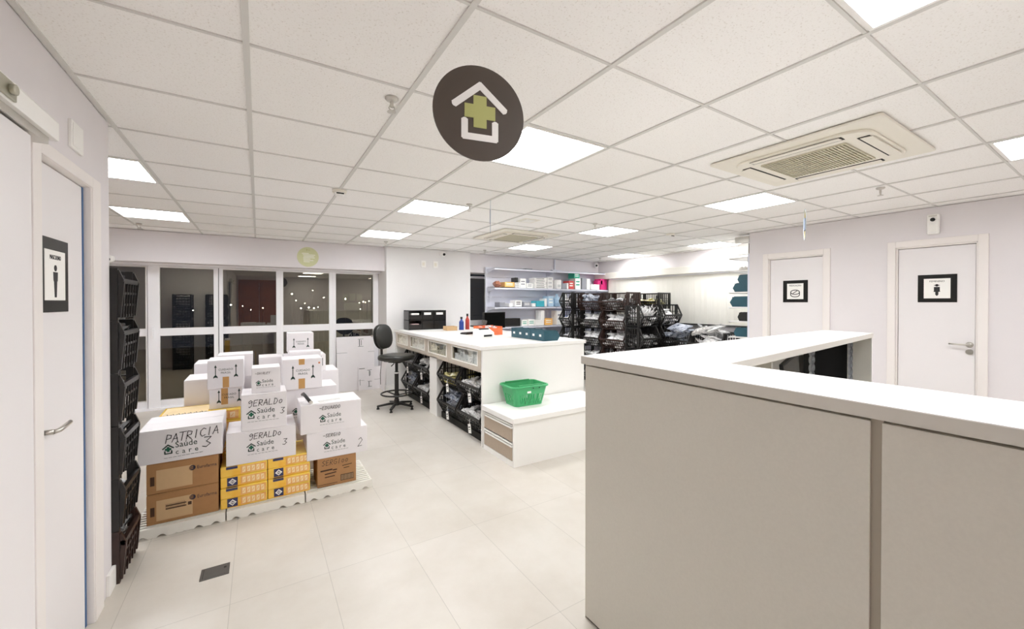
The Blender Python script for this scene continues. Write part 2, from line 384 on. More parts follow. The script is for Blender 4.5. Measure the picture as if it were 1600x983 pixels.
for i, j, lab in LP:
    x0, x1, y0, y1 = gx(i) + .014, gx(i + 1) - .014, gy(j) + .014, gy(j + 1) - .014
    t = thing('ceiling_light', lab, 'ceiling light', ((x0 + x1) / 2, (y0 + y1) / 2, H - .004), 'recessed ceiling light panels')
    MB().box(x0 + .012, x1 - .012, y0 + .012, y1 - .012, H + .002, H + .008).build('diffuser', LAMP, t)
    f = MB(); z0, z1 = H - .002, H + .010
    f.box(x0, x1, y0, y0 + .014, z0, z1).box(x0, x1, y1 - .014, y1, z0, z1).box(x0, x0 + .014, y0 + .014, y1 - .014, z0, z1).box(x1 - .014, x1, y0 + .014, y1 - .014, z0, z1)
    f.build('frame', WHITE, t)

def rrect(cx, cy, w, d, r, n=6):
    p = []
    for sx, sy, a in ((1, 1, 0), (-1, 1, 90), (-1, -1, 180), (1, -1, 270)):
        for k in range(n + 1):
            b = R(a + 90 * k / n); p.append((cx + sx * (w / 2 - r) + r * math.cos(b), cy + sy * (d / 2 - r) + r * math.sin(b)))
    return p
def aircon(label, cx, cy, w, d):
    t = thing('ceiling_air_conditioner', label, 'air conditioner', (cx, cy, H), 'ceiling air conditioners')
    z = H
    MB().prism(rrect(cx, cy, w, d, .02), 'z', z - .014, z).build('outer_panel', ACW, t, bevel=.004)
    MB().prism(rrect(cx, cy, w * .80, d * .80, .12), 'z', z - .030, z - .012).build('inner_panel', ACW, t, bevel=.006)
    gw, gd = w * .50, d * .50
    b = MB().box(cx - gw / 2, cx + gw / 2, cy - gd / 2, cy + gd / 2, z - .0315, z - .029); b.build('filter', mat('filter_mesh', s2l(150, 146, 118), .8), t)
    g = MB()
    n = 26
    for k in range(n + 1):
        y = cy - gd / 2 + gd * k / n; g.box(cx - gw / 2, cx + gw / 2, y - .0035, y + .0035, z - .040, z - .031)
    for k in range(6):
        x = cx - gw / 2 + gw * k / 5; g.box(x - .002, x + .002, cy - gd / 2, cy + gd / 2, z - .038, z - .031)
    g.build('intake_grille', GRILL, t)
    for k in range(4):
        M = tr(cx, cy, 0) @ rotz(k * math.pi / 2); ww, dd = (w, d) if k % 2 == 0 else (d, w)
        s = MB(); s.M = M; s.box(-ww * .27, ww * .27, dd * .315, dd * .375, z - .0325, z - .030); a = s.build('air_slot', DARK, t)
        v = MB(); v.M = M; v.prism([(dd * .325, z - .034), (dd * .385, z - .040), (dd * .387, z - .036), (dd * .327, z - .031)], 'x', -ww * .26, ww * .26)
        v.build('louvre', ACW, a)
aircon('large square ceiling air conditioner with ribbed grille, nearest on the right', 3.14, 1.21, .93, .93)
aircon('smaller looking ceiling air conditioner farther away over the long worktop', 3.18, 4.98, .93, .93)
t = thing('ceiling_hatch', 'small faint square vent cover in a ceiling tile by the farther air conditioner', 'vent', (2.72, 3.98, H))
MB().prism(rrect(2.72, 3.98, .22, .22, .02), 'z', H + .004, H + .012).build('cover', ACW, t); g = MB()
g.prism(rrect(2.72, 3.98, .14, .14, .01), 'z', H, H + .005); g.build('grille', WHITE, t)

def sprinkler(i, j, lab):
    x, y = gx(i), gy(j); t = thing('sprinkler', lab, 'sprinkler', (x, y, H), 'ceiling sprinklers'); o = (x, y, H)
    MB().lathe([(0, .012), (.028, .012), (.031, -.002), (.024, -.010), (.010, -.014), (0, -.014)], 20, o).build('escutcheon', CHROME, t, smooth=True)
    b = MB().cyl((x, y, H - .014), (x, y, H - .04), .008, n=10); b.tube([(x - .008, y, H - .032), (x - .014, y, H - .045), (x - .004, y, H - .06)], .003, 6).tube([(x + .008, y, H - .032), (x + .014, y, H - .045), (x + .004, y, H - .06)], .003, 6)
    b.build('body', CHROME, t); MB().lathe([(0, -.058), (.020, -.060), (.022, -.063), (0, -.066)], 12, o).build('deflector', CHROME, t)
for a in ((1.91, .19, 'steel sprinkler left of the dark brown round sign'), (3.86, 2.89, 'steel sprinkler at the corner of a lit panel above the worktop'),
          (-.91, 7.75, 'steel sprinkler over the left glazing by a lit panel'), (8.15, -.9, 'steel sprinkler between the large air conditioner and the right wall'),
          (6.62, 2.99, 'steel sprinkler at the left edge of a lit panel in the back of the room'), (3.79, 7.56, 'steel sprinkler above the left edge of the white column'),
          (6.70, 7.72, 'steel sprinkler above the left end of the pale blue shelving'), (11.2, 7.46, 'steel sprinkler nearest the far corner camera')): sprinkler(*a)
def smoke(i, j, lab):
    x, y = gx(i), gy(j); t = thing('smoke_detector', lab, 'smoke detector', (x, y, H), 'smoke detectors')
    MB().lathe([(0, 0), (.058, 0), (.058, -.014), (.052, -.022), (0, -.022)], 24, (x, y, H)).build('base', ACW, t, smooth=False)
    MB().lathe([(0, -.022), (.042, -.022), (.036, -.045), (.02, -.05), (0, -.05)], 24, (x, y, H)).build('sensor_head', WHITE, t)
    MB().box(x - .03, x + .03, y - .043, y - .036, H - .036, H - .027).build('vent_slot', DARK, t)
smoke(2.0, 3.10, 'white smoke detector on the ceiling grid left of the centre lit panels')
smoke(8.92, 2.95, 'white smoke detector on the right half of the ceiling near the far wall')

# hanging round signs ------------------------------------------------
def house(mb, s, t=.0008, w=.085):
    """house-and-cross emblem strokes about (0,0), overall size s"""
    mb.stroke([(-.48 * s, .12 * s), (0, .52 * s), (.48 * s, .12 * s)], w * s, t)
    mb.stroke([(-.30 * s, -.18 * s), (-.30 * s, -.46 * s), (.30 * s, -.46 * s), (.30 * s, -.18 * s)], w * s, t); return mb
def cross(mb, s, t=.0008, a=.11, b=.26, cz=.02):
    return mb.poly([(x * s, z * s + cz * s) for x, z in ((-a, b), (a, b), (a, a), (b, a), (b, -a), (a, -a), (a, -b), (-a, -b), (-a, -a), (-b, -a), (-b, a), (-a, a))][::-1], t)
t = thing('hanging_round_sign', 'dark brown round sign with a white house and olive cross hanging from the ceiling', 'sign')
b = MB(); b.prism([(.15 * math.cos(2 * math.pi * k / 64), .15 * math.sin(2 * math.pi * k / 64)) for k in range(64)], 'y', 0, .006); b.build('disc', SIGNBR, t)
e = house(MB(), .168, .002, .125)
for q in ((-.48, .12), (.48, .12), (0, .52), (-.30, -.18), (.30, -.18), (-.30, -.46), (.30, -.46)): e.disc(q[0] * .168, q[1] * .168, .0105, 16, .0021)
e.build('house_outline', WHITE, t); cross(MB(), .195, .002).build('cross', OLIVE, t)
MB().cyl((0, .003, .14), (0, .003, .347), .0003, n=5).build('hanging_thread', CLEAR, t)
t.location = (.601, 1.152, 2.142); t.rotation_euler = (0, 0, R(-11.5))
def clear_sign(loc, rot, lab, rr):
    t = thing('clear_hanging_sign', lab, 'sign', group=None)
    MB().prism([(rr * math.cos(2 * math.pi * k / 40), rr * math.sin(2 * math.pi * k / 40)) for k in range(40)], 'y', -.002, .002).build('disc', CLEAR, t)
    MB().ring(0, 0, rr - .004, .006, 40, .003).build('rim', mat('clear_edge', s2l(196, 204, 214), .2), t)
    e = MB(); e.box(-.05, .05, -.004, .004, -.055, .055); e.build('emblem', mat('grey_blue_print', s2l(120, 130, 150), .5), t)
    MB().cyl((0, 0, rr - .005), (0, 0, H - loc[2]), .0003, n=5).build('hanging_thread', CLEAR, t)
    t.location = loc; t.rotation_euler = (0, 0, rot)
clear_sign((4.392, 1.787, 2.277), R(26), 'clear round hanging sign seen edge on before the right wall', .148)
clear_sign((1.774, 3.203, 2.31), R(61.5), 'clear round hanging sign seen edge on over the long worktop', .148)

# wall devices -------------------------------------------------------
t = thing('wall_plate', 'blank white plate high on the left wall above the toilet door', 'plate', (-.68, 2.52, 2.2))
MB().box(-.68, -.668, 2.45, 2.59, 2.20, 2.32).build('plate', WHITE, t, bevel=.003); MB().box(-.668, -.6665, 2.465, 2.575, 2.212, 2.308).build('face', WHITE, t)
for x, lab in ((2.53, 'left one of two small white plates on the white column'), (2.76, 'right one of two small white plates on the white column')):
    t = thing('wall_plate', lab, 'plate', (x, 7.06, 2.17)); MB().box(x - .045, x + .045, 7.048, 7.06, 2.17, 2.29).build('plate', PAPER, t, bevel=.003)
    MB().box(x - .025, x + .02, 7.045, 7.049, 2.20, 2.26).build('switch', ACW, t)
def camera_dome(p, M, lab):
    t = thing('mounted_camera', lab, 'camera', p)
    a = MB(); a.M = M; a.cyl((0, 0, 0), (0, -.03, 0), .05, n=20).lathe([(0, .04), (.045, .03), (.045, -.02), (.03, -.05), (0, -.055)], 16, (0, -.06, 0)); a.build('housing', WHITE, t)
    l = MB(); l.M = M; l.cyl((0, -.09, -.012), (0, -.118, -.012), .026, .020, 16); l.build('lens', SIGNBK, t)
camera_dome((2.89, 7.06, 2.42), tr(2.89, 7.06, 2.43), 'small white security camera at the top of the white column')
camera_dome((6.88, 7.1, 2.40), tr(6.85, 7.14, 2.42) @ rotz(R(-40)), 'white security camera in the far corner above the pale blue shelves')
camera_dome((-1.62, 7.12, 2.06), tr(-1.62, 7.18, 2.10), 'grey camera on the soffit behind the end of the left wall')
t = thing('motion_sensor', 'white motion sensor on the right wall above the door with the lever handle', 'sensor', (5.78, 1.21, 2.22))
MB().box(5.745, 5.80, 1.165, 1.255, 2.225, 2.425).build('housing', WHITE, t, bevel=.012, seg=3)
MB().cyl((5.746, 1.21, 2.37), (5.735, 1.21, 2.37), .018, n=20).build('lens', SIGNBK, t); MB().box(5.742, 5.746, 1.18, 1.24, 2.40, 2.415).build('top_slot', CHROME, t)
MB().box(5.741, 5.746, 1.18, 1.24, 2.25, 2.32).build('lower_window', PAPER, t)
t = thing('conduit_box', 'grey metal junction box and bracket at the top of the right wall end', 'junction box', (5.87, 3.12, 2.22))
MB().box(5.81, 5.97, 3.04, 3.24, 2.38, 2.47).build('box', CHROME, t, bevel=.004); m = MB().box(5.83, 5.95, 3.06, 3.20, 2.24, 2.37); m.prism([(3.05, 2.225), (3.25, 2.225), (3.2, 2.245), (3.06, 2.245)], 'x', 5.82, 5.96); m.build('bracket', CHROME, t)
t = thing('wall_conduit', 'thin vertical conduit on the far wall above the pale blue shelves', 'conduit', (5.62, 7.19, 2.22))
MB().cyl((5.62, 7.18, 2.25), (5.62, 7.18, H), .018, n=10).build('pipe', SHELF, t); MB().box(5.52, 5.78, 7.12, 7.199, 2.235, 2.26).build('tray', SHELF, t)

# signs on doors and soffit -------------------------------------------
def person_icon(mb, s, skirt):
    mb.disc(0, .40 * s, .10 * s, 20, .001)
    if skirt:
        mb.poly([(-.17 * s, .27 * s), (.17 * s, .27 * s), (.17 * s, -.05 * s), (.20 * s, -.12 * s), (.09 * s, -.14 * s), (.09 * s, -.36 * s), (0, -.47 * s), (-.09 * s, -.36 * s), (-.09 * s, -.14 * s), (-.20 * s, -.12 * s), (-.17 * s, -.05 * s)][::-1], .001)
        mb.stroke([(-.15 * s, .40 * s), (.15 * s, .40 * s)], .05 * s, .001)
    else:
        mb.poly([(-.17 * s, .27 * s), (.17 * s, .27 * s), (.15 * s, 0), (.11 * s, -.05 * s), (.07 * s, -.55 * s), (-.07 * s, -.55 * s), (-.11 * s, -.05 * s), (-.15 * s, 0)][::-1], .001)
    return mb
def door_sign(M, loc, w, h, fx, fz, fw, fh, title, icon, lab, tsx=1.):
    t = thing('door_sign', lab, 'sign', loc)
    b = MB(); b.M = M; b.box(-w / 2, w / 2, -.004, 0, -h / 2, h / 2); b.build('backing_plate', SIGNBK, t)
    b = MB(); b.M = M @ tr(fx, -.004, fz); b.box(-fw / 2, fw / 2, -.001, 0, -fh / 2, fh / 2); f = b.build('white_card', PAPER, t)
    b = MB(); b.M = M @ tr(fx, -.005, fz); b.text(title, fh * .125, 0, fh * .32, sx=tsx, t=.001)
    icon(b, fw, fh); b.build('lettering', INK, f)
def ic_man(b, w, h): b.M = b.M @ tr(0, 0, -h * .10); person_icon(b, h * .62, False)
def ic_woman(b, w, h): b.M = b.M @ tr(0, 0, -h * .09); person_icon(b, h * .62, True)
def ic_pill(b, w, h):
    b.M = b.M @ tr(0, 0, -h * .12); q = lambda k, rx, rz, cz: (rx * math.cos(k), cz + rz * math.sin(k)); r = h * .25
    b.stroke([q(2 * math.pi * k / 24, r, r * .55, r * .25) for k in range(25)], h * .045, .001)
    b.stroke([(-r, r * .25), (-r, -r * .4)] + [q(math.pi + math.pi * k / 12, r, r * .55, -r * .4) for k in range(13)] + [(r, r * .25)], h * .045, .001)
    b.stroke([(-r * .5, -r * .05), (r * .45, r * .6)], h * .04, .001)
door_sign(tr(-.6998, 2.375, 1.648) @ rotz(R(90)), (-.70, 2.375, 1.5), .25, .295, -.008, 0, .195, .20, 'MASCULINO', ic_man, 'black door sign with a male figure on the left toilet door', .75)
door_sign(tr(5.8145, 1.19, 1.68) @ rotz(R(-90)), (5.81, 1.19, 1.54), .28, .28, 0, 0, .19, .20, 'FEMININO', ic_woman, 'black door sign with a female figure on the door with the lever handle', .95)
door_sign(tr(5.8145, 2.465, 1.68) @ rotz(R(-90)), (5.81, 2.465, 1.54), .28, .28, 0, 0, .185, .20, 'MEDICAÇÃO', ic_pill, 'black door sign with a pill symbol on the left door of the right wall', .95)
t = thing('round_sign', 'pale green round sticker with lines of text on the soffit over the glazing', 'sign', (.67, 7.18, 2.1))
b = MB(); b.M = tr(.67, 7.18, 2.26); b.disc(0, 0, .155, 40, .003); b.build('disc', PALEGR, t)
b = MB(); b.M = tr(.67, 7.177, 2.26)
for k, (a, c) in enumerate(((-.085, .01), (-.07, .10), (-.06, .085), (-.065, .095), (-.065, .03), (-.06, .075), (-.06, .02))): b.stroke([(a, .055 - .022 * k), (c, .055 - .022 * k)], .009, .001)
b.build('text_lines', PAPER, t)
b = MB(); b.M = tr(.67, 7.177, 2.26); b.stroke([(-.02, .125), (-.02, .095)], .006, .001).stroke([(-.02, .11), (.03, .108)], .005, .001); b.build('small_mark', OLIVE, t)
# notices on the back wall (seen reflected)
for k, (x, z) in enumerate(((3.05, 1.72), (3.32, 1.76), (3.6, 1.72), (3.1, 1.38), (3.55, 1.36), (3.33, 1.38))):
    one(MB().box(x - .11, x + .11, -2.6, -2.596, z - .15, z + .15), 'paper_sign', PAPER, 'white paper notice on the wall behind the camera, seen in the glass', 'notice', 'paper notices on the back wall')

# floor outlet ---------------------------------------------------------
t = thing('floor_outlet', 'dark grey floor outlet cover set in the tiles in the foreground', 'floor outlet', (-.215, 2.845, 0))
FO = mat('dark_grey_plastic', s2l(86, 84, 80), .45, var=.1)
MB().box(-.283, -.148, 2.79, 2.905, 0, .004).build('cover_plate', FO, t, bevel=.001)
MB().box(-.262, -.165, 2.80, 2.895, .004, .006).build('lid', FO, t, bevel=.001); MB().box(-.176, -.164, 2.855, 2.872, .006, .0065).build('latch', BLKM, t)
g = MB(); g.box(-.272, -.269, 2.80, 2.895, .0038, .0043); g.build('groove', BLKM, t)

# ------------------------------------------------------------------ big grey-beige reception counter
t = thing('reception_counter', 'tall grey-beige L-shaped reception counter with white top in the foreground', 'counter', (1.6, 1.2, 0))
top = MB(); P = [(1.33, -.9), (1.69, -.9), (1.69, .97), (4.41, 1.28), (4.47, 1.65), (1.33, 1.49)]
top.prism(P, 'z', 1.277, 1.28); top.build('countertop', WHITE, t)
b = MB(); b.prism(P, 'z', 1.242, 1.277); b.build('countertop_edge', mat('pale_grey_edge', s2l(206, 203, 195), .5), t)
TE = COUNT
b = MB(); b.box(1.345, 1.365, .395, 1.475, .012, 1.232); b.build('front_panel', COUNT, t, bevel=.001)
b = MB(); b.box(1.345, 1.365, -.9, .372, .012, 1.232); b.build('front_panel', COUNT, t, bevel=.001)
b = MB(); b.box(1.352, 1.362, .37, .397, .0, 1.24).box(1.365, 1.38, -.9, 1.47, 0, 1.24); b.build('recess_strip', mat('recess_grey', s2l(160, 152, 138), .6), t)
b = MB(); b.box(1.352, 1.38, -.9, 1.47, 0, .02); b.build('plinth', DARK, t)
b = MB(); b.prism([(1.38, 1.44), (4.44, 1.60), (4.44, 1.625), (1.345, 1.475)], 'z', 0, 1.242); b.build('back_panel', COUNT, t)
b = MB(); b.prism([(4.385, 1.285), (4.41, 1.287), (4.44, 1.60), (4.415, 1.60)], 'z', 0, 1.242); b.build('end_panel', COUNT, t)
b = MB(); b.prism([(4.383, 1.281), (4.41, 1.284), (4.411, 1.288), (4.384, 1.286)], 'z', 0, 1.242); b.build('edge_band', WHITE, t)
b = MB(); b.prism([(2.86, 1.35), (2.88, 1.35), (2.88, 1.53), (2.86, 1.53)], 'z', .76, 1.242); b.build('divider', COUNT, t)
b = MB(); b.prism([(1.69, .80), (4.37, 1.06), (4.40, 1.58), (1.40, 1.43)], 'z', .72, .75); b.build('desk_board', WHITE, t)
# things inside the counter
t = thing('monitor', 'large black screen standing inside the tall counter', 'monitor', (3.86, 1.45, .75))
MB().box(3.53, 4.24, 1.40, 1.44, .80, 1.225).build('casing', BLKM, t, bevel=.004); MB().box(3.545, 4.225, 1.397, 1.401, .815, 1.21).build('screen', SCREEN, t)
b = MB().box(3.85, 3.93, 1.44, 1.47, .76, 1.0); b.box(3.73, 4.05, 1.36, 1.50, .75, .762); b.build('stand', BLKM, t)
t = thing('monitor', 'tilted monitor with a grey screen, left of the large black screen in the counter', 'monitor')
MB().box(-.15, .15, 0, .025, .02, .30).build('casing', BLKM, t, bevel=.004); MB().box(-.138, .138, -.002, .001, .032, .288).build('screen', mat('grey_screen', s2l(84, 82, 76), .6, spec=.2), t)
b = MB().box(-.03, .03, .025, .05, -.09, .18); b.box(-.1, .1, -.06, .1, -.10, -.088); b.build('stand', BLKM, t)
t.location = (3.20, 1.36, .86); t.rotation_euler = (0, R(-13), R(6))
SPN = mat('translucent_silver', s2l(205, 208, 212), .15, .3)
def spine(x, y, lab, n):
    t = thing('cable_spine', lab, 'cable holder', (x, y, 1.2))
    MB().box(x - .016, x + .016, y - .01, y + .01, 1.215, 1.242).build('clip', SPN, t)
    z = 1.19
    for k in range(n):
        b = MB(); b.M = tr(x, y, z)
        b.ring(0, 0, .026, .012, 20, .014).ring(0, 0, .013, .007, 16, .012); b.build('link', SPN, t); z -= .056
spine(3.30, 1.30, 'clear cable chain hanging left of the large black screen', 7)
spine(4.155, 1.36, 'clear cable chain hanging right of the large black screen', 6)
t = thing('socket_box', 'small white socket box on the inner end panel of the tall counter', 'socket', (4.37, 1.36, .80))
MB().box(4.33, 4.39, 1.32, 1.40, .79, .85).build('body', PAPER, t, bevel=.003); MB().box(4.328, 4.331, 1.335, 1.385, .80, .84).build('face', ACW, t)

# ------------------------------------------------------------------ white bench with two drawers
t = thing('low_bench', 'low white bench unit with two taupe drawers in front of the worktop', 'bench', (2.6, 3.5, 0))
MB().box(1.985, 3.35, 3.15, 3.785, .41, .46).build('top', WHITE, t, bevel=.003)
b = MB(); b.box(2.0, 3.33, 3.165, 3.185, 0, .41).box(2.0, 3.33, 3.745, 3.765, 0, .41).box(3.31, 3.33, 3.185, 3.745, 0, .41).box(2.02, 3.31, 3.185, 3.745, .02, .04).box(2.0, 2.02, 3.185, 3.745, 0, .055); b.build('carcass', WHITE, t, bevel=.001)
for z0, z1 in ((.235, .40), (.06, .225)):
    d = MB().box(1.998, 2.016, 3.192, 3.738, z0, z1 - .045); d = d.build('drawer', TAUPE, t, bevel=.001)
    h = MB().box(1.992, 2.012, 3.192, 3.738, z1 - .042, z1 - .026).box(1.992, 2.012, 3.192, 3.738, z1 - .016, z1 - .003); h.build('handle_rail', WHITE, d, bevel=.001)
    MB().box(1.99, 1.993, 3.71, 3.728, z1 - .040, z1 - .028).build('lock', CHROME, d)
# green basket
def basket():
    t = thing('shopping_basket', 'green plastic shopping basket on the low white bench', 'basket')
    def ringpts(w, d, z, r=.04): return [(x, y, z) for x, y in rrect(0, 0, w, d, r, 4)]
    W0, D0, W1, D1, HH = .335, .225, .425, .30, .215
    n = 20; lv = [0, .02, .06, .12, .165, .20]
    b = MB(); pts = []
    for z in lv: f = z / HH; pts.append(ringpts(W0 + (W1 - W0) * f, D0 + (D1 - D0) * f, z))
    m = len(pts[0])
    def lerp(a, c, f): return tuple(a[k] + (c[k] - a[k]) * f for k in range(3))
    # solid bands
    for i in (0, 3, 4):
        b.add(pts[i] + pts[i + 1], [(k, (k + 1) % m, m + (k + 1) % m, m + k) for k in range(m)])
    b.add(pts[0], [tuple(range(m))[::-1]])
    # slotted bands: straight sides become ribs
    for i in (1, 2):
        for k in range(m):
            A, B, C, D = pts[i][k], pts[i][(k + 1) % m], pts[i + 1][(k + 1) % m], pts[i + 1][k]
            L = math.dist(A, B); q = max(1, int(L / .024))
            for s in range(q):
                f0, f1 = (s + .0) / q, (s + (.58 if q > 2 else 1.)) / q
                b.add([lerp(A, B, f0), lerp(A, B, f1), lerp(D, C, f1), lerp(D, C, f0)], [(0, 1, 2, 3)])
    o = b.build('basket_shell', GREEN, t); s = o.modifiers.new('thick', 'SOLIDIFY'); s.thickness = .004; s.offset = 0
    MB().tube(ringpts(W1 + .012, D1 + .012, HH - .012, .045), .011, 8, True).build('rim', GREEN, t, smooth=True)
    for s in (-1, 1):
        y = s * (D1 / 2 - .012)
        MB().tube([(-.15, y, HH - .005), (-.15, y, HH + .004), (.15, y, HH + .004), (.15, y, HH - .005)], .006, 8).build('handle', GREEN, t)
    MB().box(-.045, .0, -D1 / 2 + .012 - .005, -D1 / 2 + .017, .135, .155).build('label_sticker', PAPER, t)
    c = MB(); c.box(.02, .026, -D1 / 2 - .004, -D1 / 2 + .004, HH - .035, HH - .012).box(.095, .101, -D1 / 2 - .004, -D1 / 2 + .004, HH - .035, HH - .012); c.build('handle_hinge', BLKM, t)
    return t
t = basket(); t.location = (2.405, 3.60, .461); t.rotation_euler = (0, 0, R(-2))

# ------------------------------------------------------------------ long worktop with drawers over open bays
t = thing('long_worktop', 'long white worktop with a row of windowed beige drawers and open bays', 'worktop', (2.7, 5.4, 0))
MB().box(1.99, 3.46, 3.785, 7.03, 1.03, 1.072).build('top', WHITE, t, bevel=.002)
MB().box(2.01, 3.44, 3.80, 3.83, 0, 1.03).build('end_panel', WHITE, t, bevel=.001)
MB().box(2.01, 3.44, 6.98, 7.01, 0, 1.03).build('end_panel', WHITE, t, bevel=.001)
MB().box(3.40, 3.44, 3.83, 6.98, 0, 1.03).build('back_panel', WHITE, t)
MB().box(2.03, 2.75, 5.15, 5.19, 0, .80).box(2.03, 2.05, 5.19, 5.42, 0, .80).build('leg_panel', WHITE, t)
MB().box(2.03, 3.40, 3.83, 6.98, .78, .80).build('drawer_shelf', BEIGE, t)
MB().box(2.70, 2.72, 3.83, 6.98, 0, .78).build('bay_back', COUNT, t)
ys = [3.835, 4.70, 5.50, 6.28, 6.975]
for k in range(4):
    a, c = ys[k] + .004, ys[k + 1] - .004; n = c - a
    w0, w1, z0, z1 = a + n * .10, c - n * .12, .855, 1.0
    d = MB().box(2.012, 2.03, a, c, .80, z0).box(2.012, 2.03, a, c, z1, 1.028).box(2.012, 2.03, a, w0, z0, z1).box(2.012, 2.03, w1, c, z0, z1)
    d = d.build('drawer', BEIGE, t)
    f = MB(); f.box(2.008, 2.013, w0 - .012, w1 + .012, z0 - .012, z0).box(2.008, 2.013, w0 - .012, w1 + .012, z1, z1 + .012).box(2.008, 2.013, w0 - .012, w0, z0, z1).box(2.008, 2.013, w1, w1 + .012, z0, z1); f.build('window_frame', PAPER, d)
    MB().box(2.018, 2.021, w0, w1, z0, z1).build('clear_window', CLEAR, d)
    MB().box(2.10, 2.11, w0 - .05, w1 + .05, .81, 1.02).build('drawer_back', WHITE, d)
    s = MB(); random.seed(20 + k); y = w0 + .02
    while y < w1 - .06:
        bw = random.uniform(.03, .09); hh = random.uniform(.07, .15); s.box(2.024, 2.024 + random.uniform(.02, .06), y, y + bw, .80, .84 + hh); y += bw + random.uniform(.002, .012)
    o = s.build('drawer_contents', [PKW, packet_mat('drawer_goods_%d' % k, (.85, .80, .66), (.10, .09, .08), 30, (.34, .46))][k == 1], d); o['kind'] = 'stuff'
# ------------------------------------------------------------------ drafting stool
t = thing('drafting_stool', 'black drafting stool with foot ring at the far end of the long worktop', 'stool')
b = MB()
for k in range(5):
    a = R(285 + 72 * k); M = rotz(a)
    q = MB(); q.M = M; q.prism([(.02, .085), (.10, .085), (.27, .055), (.275, .035), (.25, .035), (.09, .055), (.02, .05)], 'y', -.019, .019); q.build('leg', BLK, t, bevel=.005)
    f = MB(); f.M = M; f.cyl((.258, 0, .04), (.258, 0, .018), .012).cyl((.258, 0, .018), (.258, 0, 0), .018, .022); f.build('foot', BLKM, t)
MB().cyl((0, 0, .045), (0, 0, .13), .042, .034, 20).build('hub', BLK, t)
MB().cyl((0, 0, .13), (0, 0, .50), .029, n=20).build('column', BLK, t, smooth=False)
MB().cyl((0, 0, .50), (0, 0, .53), .030, n=20).cyl((0, 0, .53), (0, 0, .70), .021, n=16).build('gas_lift', BLKM, t)
MB().cyl((0, 0, .505), (0, 0, .525), .0306, n=20).build('collar', WHITE, t)
rg = MB(); rg.tube([(.215 * math.cos(2 * math.pi * k / 40), .215 * math.sin(2 * math.pi * k / 40), .215) for k in range(40)], .012, 8, True)
for k in range(3):
    a = R(40 + 120 * k); rg.bar((.03 * math.cos(a), .03 * math.sin(a), .19), (.21 * math.cos(a), .21 * math.sin(a), .213), .022, .012)
rg.cyl((0, 0, .175), (0, 0, .215), .037, n=18); rg.build('foot_ring', BLK, t)
def cushion(mb, w, d, h, M, n=28, ex=2.6, dome=.0):
    mb.M = M; rows = [(.0, 0), (.55, 0), (.9, .02), (.985, .18), (1., .5), (.985, .82), (.9, .97), (.55, 1.), (0, 1.)]
    vs = []; fs = []
    for r, z in rows:
        for k in range(n):
            a = 2 * math.pi * k / n; c, s_ = math.cos(a), math.sin(a)
            x = w / 2 * r * math.copysign(abs(c) ** (2 / ex), c); y = d / 2 * r * math.copysign(abs(s_) ** (2 / ex), s_)
            vs.append((x, y, h * z + dome * (x / w * 2) ** 2))
    for i in range(len(rows) - 1): fs += [(i * n + k, i * n + (k + 1) % n, (i + 1) * n + (k + 1) % n, (i + 1) * n + k) for k in range(n)]
    return mb.add(vs, fs)
cushion(MB(), .48, .50, .075, tr(0, 0, .705)).build('seat', LEATH, t, smooth=True)
MB().lathe([(0, .685), (.15, .690), (.19, .712), (.19, .715), (0, .715)], 28).build('seat_shell', BLK, t)
mc = MB().box(-.10, .08, -.06, .06, .665, .70); mc.tube([(.0, -.05, .675), (.05, -.16, .665), (.04, -.20, .64)], .007, 6); mc.build('mechanism', BLKM, t)
MB().tube([(-.06, 0, .68), (-.20, 0, .68), (-.245, 0, .72), (-.255, 0, .95)], .018, 8).build('back_bar', BLK, t)
Mb = tr(-.235, 0, 1.035) @ Matrix.Rotation(R(-8), 4, 'Y') @ Matrix.Rotation(R(90), 4, 'Y')
cushion(MB(), .36, .40, .055, Mb @ tr(0, 0, 0), ex=2.3, dome=0).build('backrest', LEATH, t, smooth=True)
cushion(MB(), .37, .41, .022, Mb @ tr(0, 0, -.020), ex=2.3).build('backrest_shell', BLK, t, smooth=True)
MB().cyl((-.27, -.204, 1.06), (-.27, -.208, 1.06), .014, n=12).build('badge', CHROME, t)
MB().tube([(-.17, -.12, .70), (-.185, -.13, .5), (-.18, -.13, .36)], .004, 6).build('adjuster_cord', BLKM, t)
t.location = (1.70, 5.88, 0); t.rotation_euler = (0, 0, R(-48))

